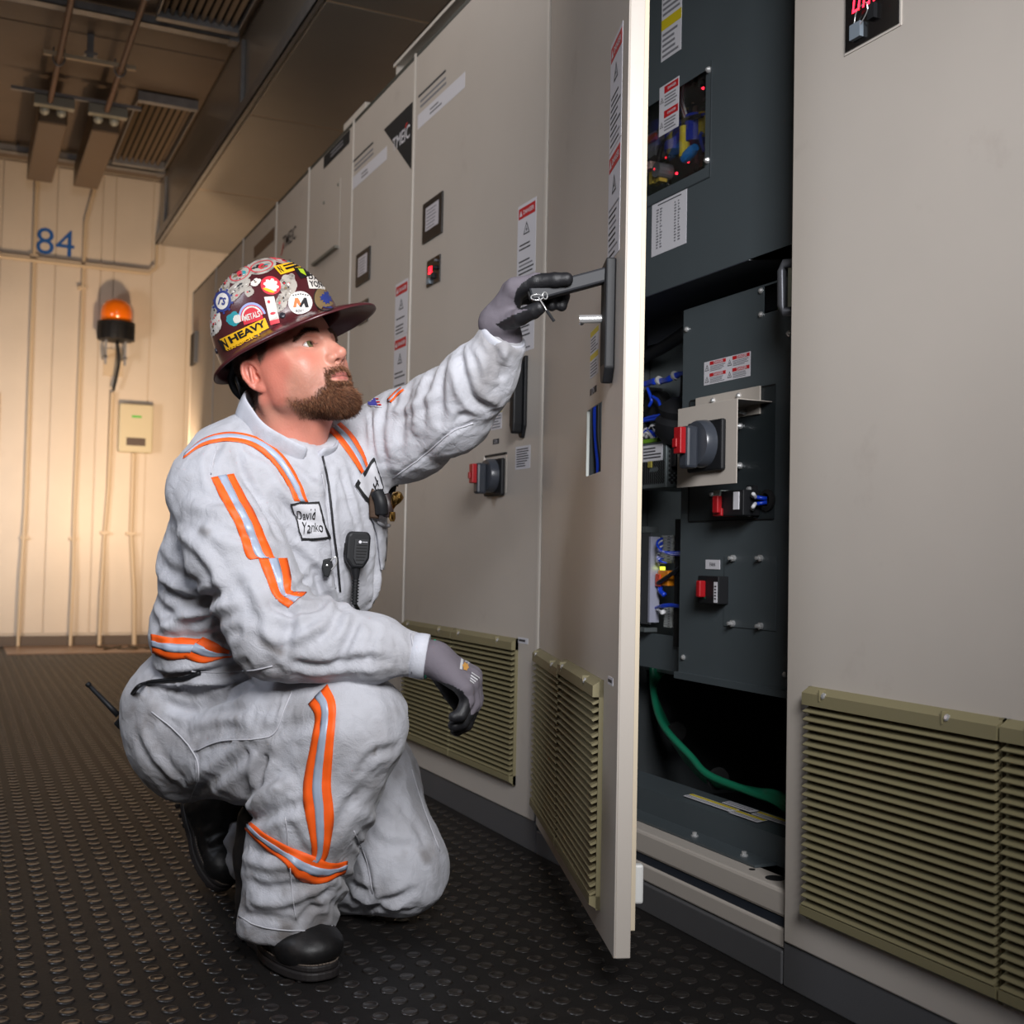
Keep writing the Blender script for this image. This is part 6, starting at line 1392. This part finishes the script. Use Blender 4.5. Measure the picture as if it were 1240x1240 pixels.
for (cx, cy, w_, h_, ro, cm, lb) in ((291, 332, 34, 20, -28, 10, 'worn pale oval sticker with red print'), (317, 323, 36, 18, -16, 10, 'worn pale oval sticker near the crown'), (291, 347, 30, 16, -35, 10, None), (282, 356, 22, 18, -20, 10, None), (302, 353, 12, 14, 0, 10, None), (349, 345, 22, 30, 10, 10, None), (341, 366, 14, 26, 14, 10, None), (284, 386, 20, 18, -20, 6, 'teal and white torn sticker'), (262, 392, 14, 30, 8, 0, None), (259, 378, 10, 20, 0, 10, None), (345, 316, 34, 8, 10, 10, None), (272, 345, 14, 22, 20, 10, None), (380, 329, 14, 6, 20, 0, None), (310, 342, 14, 9, -30, 0, None), (395, 371, 16, 5, 15, 4, None), (335, 312.5, 20, 4, 5, 3, None), (352, 358, 10, 16, 30, 10, None), (256.5, 398, 6, 26, 0, 0, None), (390, 347, 10, 8, 40, 0, None)):
    d = st(sq(cx, cy, w_, h_, ro)); d.disc(.5, .5, .5, .5, cm, .0009, n=32, wob=wob if w_ < 34 or cm != 10 else None)
    if w_ >= 34: d.disc(.5, .5, .40, .36, 3, .0013, r0=.88, rings=1); d.disc(.5, .5, .12, .18, 3, .0013, n=12); d.disc(.62, .55, .10, .12, 6, .0013, n=8)
    if cm == 6: d.disc(.7, .6, .3, .3, 0, .0013, wob=wob)
    if cm in (0, 10):
        for k in range(7 if w_ > 12 else 2):
            a = RNG.random()*6.28; q = RNG.random()*.32; u_, v_ = .5+q*math.cos(a), .5+q*math.sin(a); s_a = .03+.05*RNG.random(); d.poly([(u_-s_a*1.5, v_), (u_, v_-s_a), (u_+s_a*1.4, v_-s_a*.2), (u_+s_a*.3, v_+s_a)], int(RNG.choice([2, 2, 0, 3, 7])), .0013+.00005*k)
    d.build('sticker', SM, hat, lb)
# ================================================================== gloves
gk = mat('glove_knit', (104, 98, 106), .85, 0, .5, 700); gb = mat('glove_nitrile', (24, 24, 27), .5, 0, .3, 500)
def glove(name, build, lo, hi, matf, cuffpts, cuffr):
    g = Grid(lo, hi, .0024); build(g); V, Q = g.mesh(); V = smooth(V, Q, 1, .4); N = vnormals(V, Q); V = V+N*(.0012*(fbm(V*120, 2)-.5))[:, None]
    c = V[Q].mean(1); o = link(name, V, Q, [gk, gb], matf(c), person, smooth=True); return o, V, Q
def topix(c):
    q = c-CO; zc = q@CF; return 620+FPX*(q@CR)/zc, 620-FPX*(q@CU)/zc
def inpoly(x, y, poly):
    r = np.zeros(len(x), bool); n = len(poly)
    for i in range(n):
        (x0, y0), (x1, y1) = poly[i], poly[(i+1) % n]; c = ((y0 > y) != (y1 > y)) & (x < (x1-x0)*(y-y0)/(y1-y0+1e-12)+x0); r ^= c
    return r
def bR(g):
    Wp = P(512, 796, 2.03); K = [P(572, 818, 2.045), P(572, 822, 2.022), P(568, 828, 1.998), P(562, 834, 1.978)]
    for i, k in enumerate(K): g.cone(P(524, 798, 2.03+(.012-.008*i)), k, .026, .0165-.001*i, .014)
    g.cone(Wp, P(530, 800, 2.03), .030, .029, .01)
    fing = [[K[0], (576, 846, 2.062), (566, 872, 2.06), (555, 882, 2.05)], [K[1], (575, 850, 2.032), (564, 877, 2.026), (553, 884, 2.02)], [K[2], (572, 851, 2.004), (560, 874, 1.995), (550, 878, 1.99)], [K[3], (566, 848, 1.980), (558, 866, 1.972), (550, 868, 1.97)]]
    for i, f in enumerate(fing):
        p = [f[0]]+[P(*q) for q in f[1:]]; r = [.0160, .0135, .0120, .0110] if i < 3 else [.0145, .0118, .0105, .0098]
        g.chain(p, r, .006, .004)
    g.chain([P(530, 812, 2.06), P(545, 838, 2.078), P(556, 856, 2.08)], [.018, .0140, .0120], .010, .004)
def mR(c):
    x, y = topix(c); bl = inpoly(x, y, [(500, 826), (521, 822), (534, 826), (546, 829), (560, 837), (568, 848), (571, 866), (600, 850), (620, 900), (500, 920)]); return bl.astype(np.int32)
gR_, VR, QR = glove('glove', bR, P(540, 840, 2.03)-.17, P(540, 840, 2.03)+.17, mR, None, None)
cR_ = P(516, 796, 2.03); axr = P(530, 800, 2.03)-P(505, 794, 2.03); axr /= np.linalg.norm(axr)
def torus(c, n, R, r, name, mm, parent):
    n = n/np.linalg.norm(n); u = np.cross(n, [0, 0, 1.]); u /= np.linalg.norm(u); w = np.cross(n, u); m = MB()
    m.tube([c+R*(math.cos(a)*u+math.sin(a)*w) for a in np.linspace(0, 2*math.pi, 33)], r, 8, sm=False); return m.build(name, mm, parent, smooth=True)
torus(P(521, 798, 2.03), axr, .0322, .0026, 'green_cuff_trim', mat('trim_green', (10, 140, 105), .7), gR_)
BG = bvh_of(VR, QR); gt = [mat('print_white', (190, 190, 192), .6), mat('print_orange', (190, 140, 70), .6)]
d = Decal(BG, [(558, 796), (570, 803), (568, 815), (556, 812)]); d.disc(.5, .55, .34, .38, 1, .0012, n=12, wob=[1, .7, 1, .8]); d.rect(0, .2, .1, .9, 0, .0012, 3); d.text('atg', .6, .15, .5, .25, 0, .0014); d.build('printed_logo', gt, gR_)
d = Decal(BG, [(570, 812), (582, 820), (578, 834), (567, 826)])
for k in range(4): d.rect(.1, .9-.12*k, .1+.22*k, .2+.22*k, 0, .0012, 4)
d.build('printed_text', gt, gR_)
def bL(g):
    K = [P(624, 349, 2.105), P(620, 352, 2.13), P(618, 357, 2.155), P(618, 364, 2.175)]
    for i, k in enumerate(K): g.cone(P(604, 392, 2.155), k, .029, .0175, .014)
    g.cone(P(612, 408, 2.165), P(602, 390, 2.155), .031, .031, .012)
    g.chain([K[0], P(648, 341, 2.088), P(672, 339, 2.078), P(686, 338, 2.073)], [.0185, .0145, .0132, .0118], .008, .004)
    g.chain([K[1], P(646, 345, 2.118), P(670, 345, 2.14), P(682, 358, 2.142), P(680, 370, 2.135)], [.0185, .0140, .0128, .0118, .0108], .008, .004)
    g.chain([K[2], P(642, 350, 2.15), P(662, 354, 2.158), P(672, 364, 2.145), P(668, 370, 2.13)], [.0175, .0135, .0122, .0112, .0105], .008, .004)
    g.chain([K[3], P(634, 360, 2.172), P(650, 364, 2.170), P(658, 370, 2.15)], [.016, .0120, .0110, .0102], .008, .004)
    g.chain([P(610, 392, 2.13), P(630, 384, 2.092), P(646, 377, 2.072), P(653, 373, 2.066)], [.020, .0150, .0130, .0120], .012, .004)
def mL(c):
    x, y = topix(c); bl = inpoly(x, y, [(625, 352), (632, 343), (645, 334), (660, 329), (720, 320), (720, 400), (650, 396), (610, 400), (600, 393), (618, 383), (641, 374), (628, 375), (622, 365)]); return bl.astype(np.int32)
gL_, VL, QL = glove('glove', bL, P(640, 370, 2.12)-.17, P(640, 370, 2.12)+.17, mL, None, None)
# ================================================================== boots
leather = mat('boot_leather', (20, 19, 20), .5, 0, .3, 90, .2, 12, dirt=((70, 62, 58), .35, 12, .55, .8)); rub = mat('boot_rubber', (34, 30, 30), .6, 0, .3, 120, .15, 20); stc = mat('stitch_tan', (110, 98, 88), .7)
def outline(n=56):
    pts = []
    for i in range(n):
        a = 2*math.pi*i/n; c, s = math.cos(a), math.sin(a); y = .055+.157*c; w = .050+.011*math.tanh((y-.06)*14)-.004*math.exp(-((y-.03)/.03)**2)
        x = w*(abs(s)**.72)*(1 if s > 0 else -1); pts.append((x, y))
    return pts
def boot(T, label, shaft=.24):
    g = Grid((-.10, -.15, -.01), (.10, .25, .27), .0034)
    g.ell((0, .150, .050), (.056, .060, .036), .02); g.chain([(0, .135, .048), (0, .06, .062), (0, .0, .09)], [.036, .042, .052], .03); g.ell((0, -.045, .05), (.043, .050, .055), .03)
    g.chain([(0, -.01, .10), (0, -.025, min(.17, shaft-.02)), (0, -.03, shaft)], [.054, .052, .052], .03); g.cone((0, -.04, .04), (0, .15, .035), .038, .045, .02)
    g.F = np.maximum(g.F, (.022-g.ax[2])[None, None, :]); V, Q = g.mesh(); V = smooth(V, Q, 1); N = vnormals(V, Q)
    crease = .0035*np.sin(V[:, 1]*150)*np.exp(-((V[:, 1]-.085)/.030)**2)*(V[:, 2] > .06)+.0025*(fbm(V*45, 2)-.5); V = V+N*crease[:, None]
    b = link('boot', V, Q, leather, None, person, T, smooth=True)
    o = outline(); m = MB(); m.prism(o, .0, .016); m.prism([(x*.96, (y-.055)*.985+.055) for x, y in o], .016, .028); s = m.build('sole', rub, b, T, bevel=.003)
    m = MB(); n = len(o)
    for i in range(n):
        for f in (0, .5):
            p = np.array(o[i])*(1-f)+np.array(o[(i+1) % n])*f; c = np.array([0, .055]); q = c+(p-c)*.965; tnorm = (np.array(o[(i+1) % n])-np.array(o[i])); tnorm /= np.linalg.norm(tnorm)
            m.box(-.0024, .0024, -.0009, .0009, 0, .0018, R=frame((q[0], q[1], .0282), (tnorm[0], tnorm[1], 0), (-tnorm[1], tnorm[0], 0), (0, 0, 1)))
    w = m.build('welt_stitching', stc, b, T); w['kind'] = 'stuff'
    m = MB()
    for k in range(9):
        y = -.085+.033*k; m.box(-.036, .036, y, y+.012, -.0035, .0002)
    m.build('tread', rub, b, T); return b
fd = np.array([.17, -.985, 0]); fd /= np.linalg.norm(fd); rt = np.cross(fd, [0, 0, 1.])
boot(frame((.556, 2.215, .0042), rt*1.08, fd*1.08, (0, 0, .92)), None)
hp_ = P(224, 968, 2.63); tp = CO+ray(268, 1084)*(-CH/ray(268, 1084)[2])+np.array([0, 0, .006]); Lb = np.linalg.norm(tp-hp_); sc = Lb/.312; fd = (tp-hp_)/Lb
dors = P(400, 1050, 2.46)-P(250, 1020, 2.64); dors -= fd*(dors@fd); dors /= np.linalg.norm(dors); rt = np.cross(fd, dors)
boot(frame(tp-fd*.212*sc, rt*.95, fd*sc, dors*.9), None, .14)
# ================================================================== things he carries
def onchest(px, py, back=0.0):
    h = hit(BVC, px, py); return np.array(h[0]) if h[0] is not None else P(px, py, 2.1)
# radio speaker microphone clipped on the chest
c0 = onchest(428, 668); nrm = -CF*.8+CR*.35; nrm /= np.linalg.norm(nrm); up2 = TU*1.0+CR*(.02); up2 -= nrm*(up2@nrm); up2 /= np.linalg.norm(up2); rx = np.cross(up2, nrm)
MT_ = frame(c0+nrm*.006, rx, up2, nrm); mic = empty('speaker_microphone', tuple(c0), 'black radio speaker microphone clipped to the front of the coverall', 'microphone')
m = MB(); m.prism([(-.021, .030), (-.014, .038), (.018, .038), (.024, .031), (.023, -.012), (.012, -.030), (-.010, -.030), (-.022, -.014)], 0, .026); m.build('body', blackp, mic, MT_, bevel=.005)
m = MB(); m.prism([(-.008, .024), (.019, .024), (.018, -.010), (.010, -.022), (-.004, -.022), (-.009, -.012)], .026, .0285); f_ = m.build('grille', mat('grille_black', (32, 33, 36), .5), mic, MT_, bevel=.001)
m = MB(); [m.box(-.005, .016-.0006*k*k*.3, .012-.0055*k, .014-.0055*k, .0285, .0292) for k in range(6)]; m.build('grille_rib', blackm, f_, MT_)
m = MB(); m.lathe([(.0028, 0), (.0028, .0006)], (.002, .019, .0286), (0, 0, 1), 12); m.box(.006, .016, .0185, .0195, .0286, .0290); m.build('maker_mark', label_w, f_, MT_)
m = MB(); m.box(-.023, -.019, -.006, .016, .006, .020); m.build('talk_button', blackm, mic, MT_, bevel=.001)
m = MB(); m.tube([(.000, -.028, .012), (.002, -.050, .012)], [.010, .006], 12, sm=False)
for k in range(8): m.lathe([(.0068, 0), (.0068, .0026)], (.002, -.052-.0055*k, .012), (0, -1, 0), 10)
m.tube([(.002, -.050, .012), (.002, -.098, .012)], .0048, 8, sm=False); m.build('strain_relief', blackp, mic, MT_, smooth=False)
m = MB(); e = [onchest(431, 722), onchest(433, 738)]; m.tube([xf(MT_, [(.002, -.096, .012)])[0], e[1]+nrm*.004+TU*.0, P(436, 752, 2.16)], .0036, 8); m.build('cord', blackp, mic, smooth=True)
# small black clip beside the zip
c1 = onchest(395, 687); t = empty('badge_clip', tuple(c1), 'small black spring clip hanging on the chest under the name patch', 'clip')
CTp = frame(c1+nrm*.004, rx, up2, nrm); m = MB(); m.prism([(-.008, .014), (.006, .018), (.010, .004), (.003, -.018), (-.006, -.016), (-.010, .0)], 0, .008); m.build('body', blackp, t, CTp, bevel=.002)
m = MB(); m.tube([(.004, .012, .01), (.012, .020, .012), (.014, .008, .012), (.006, -.004, .01)], .0016, 6); m.lathe([(.003, 0), (.002, .002)], (-.002, .004, .008), (0, 0, 1), 8); m.build('spring', chrome, t, CTp, smooth=True)
# tools in the left breast pocket
pc_ = onchest(456, 620)
m = MB(); V_, F_ = drape(BVC, [(448, 626), (455, 650), (460, 690)], [(479, 624), (474, 650), (466, 688)], .006, n=14, mlat=8)
if len(F_):
    o = link('breast_pocket', V_, F_, seamc if False else cloth, None, cov, smooth=True); set_tint(o, np.tile(base, (len(V_), 1))); s = o.modifiers.new('t', 'SOLIDIFY'); s.thickness = .004
surf_tube([(453, 630), (464, 636), (478, 628)], .004, mat('pocket_edge', (200, 200, 206), .85), 'pocket_edge', cov, .008)
D0 = 2.30
def tube3(name, pts, r, mm, parent, n=10):
    m = MB(); m.tube([P(*p) for p in pts], r, n); return m.build(name, mm, parent, smooth=True)
dpt = np.linalg.norm(pc_-CO)/np.linalg.norm(ray(456, 620))-.035
t = empty('pliers', tuple(P(457, 612, dpt)), 'pair of black-handled pliers with rusty jaws in the breast pocket', 'tool')
m = MB(); m.prism([(-.010, -.028), (.010, -.028), (.012, .0), (.006, .022), (-.004, .030), (-.011, .01)], -.006, .006, R=frame(P(453, 610, dpt), CR*.9-CU*.1, CU, -CF)); m.build('jaws', mat('rust_steel', (66, 50, 38), .5, .6, .3, 80), t, bevel=.003)
tube3('handle', [(462, 622, dpt), (461, 608, dpt-.005), (456, 596, dpt)], .013, blackp, t); tube3('handle', [(470, 625, dpt+.01), (470, 612, dpt+.005), (466, 600, dpt+.01)], .010, mat('grip_dark', (40, 30, 30), .5), t)
t = empty('brass_fitting', tuple(P(479, 612, dpt)), 'small shiny brass fitting sticking out of the breast pocket', 'fitting'); brass = mat('brass', (190, 150, 84), .2, 1)
m = MB(); m.lathe([(.004, -.022), (.006, -.008), (.010, 0), (.0115, .006), (.0115, .012), (.007, .016), (.005, .018)], P(479, 606, dpt), CU*.9+CR*.5-CF*.4, 16); m.lathe([(.006, 0), (.0065, .012), (.004, .018)], P(475, 620, dpt), -CU, 12); shade_auto(m.build('body', brass, t))
t = empty('screwdriver', tuple(P(469, 600, dpt)), 'red-handled screwdriver standing in the breast pocket', 'tool'); tube3('handle', [(468, 606, dpt+.015), (469, 599, dpt+.015)], .005, red_p, t); tube3('shaft', [(468, 606, dpt+.015), (466, 624, dpt+.015)], .002, chrome, t)
t = empty('flashlight', tuple(P(472, 590, 2.40)), 'black torch behind the breast pocket tools, under the raised arm', 'flashlight'); tube3('body', [(469, 604, 2.40), (473, 592, 2.40), (474, 586, 2.40)], .011, blackp, t); tube3('head', [(474, 588, 2.40), (475, 582, 2.40)], .014, blackp, t)
# two-way radio at the hip, antenna sticking out behind
t = empty('two_way_radio', tuple(P(150, 872, 2.40)), 'black two-way radio antenna sticking out behind the hip, with a cord', 'radio')
m = MB(); a = P(143, 866, 2.40); b = P(107, 829, 2.40); m.tube([a, a*.7+b*.3, b], [.0062, .0055, .0042], 10, sm=False); m.lathe([(.0055, -.004), (.0058, .004)], b, b-a, 10); m.build('antenna', blackp, t, smooth=True)
m = MB(); ux = (a-b)/np.linalg.norm(a-b); vx = np.cross(ux, CF); vx /= np.linalg.norm(vx); wx = np.cross(ux, vx); m.box(.006, .07, -.016, .016, -.012, .012, R=frame(a, ux, vx, wx)); m.build('body', blackp, t, bevel=.004)
m = MB(); m.tube([P(157, 852, 2.30), P(160, 841, 2.26), P(168, 831, 2.20), *[onchest(178, 827)-CF*.006], *[onchest(*q)-CF*.006 for q in ((186, 825), (205, 823), (225, 821), (243, 814))]], .0042, 8)
for k in range(2): m.lathe([(.007, -.003), (.007, .003)], P(157+k*2, 853-k*6, 2.36), CU, 10)
m.build('cord', blackp, t, smooth=True)
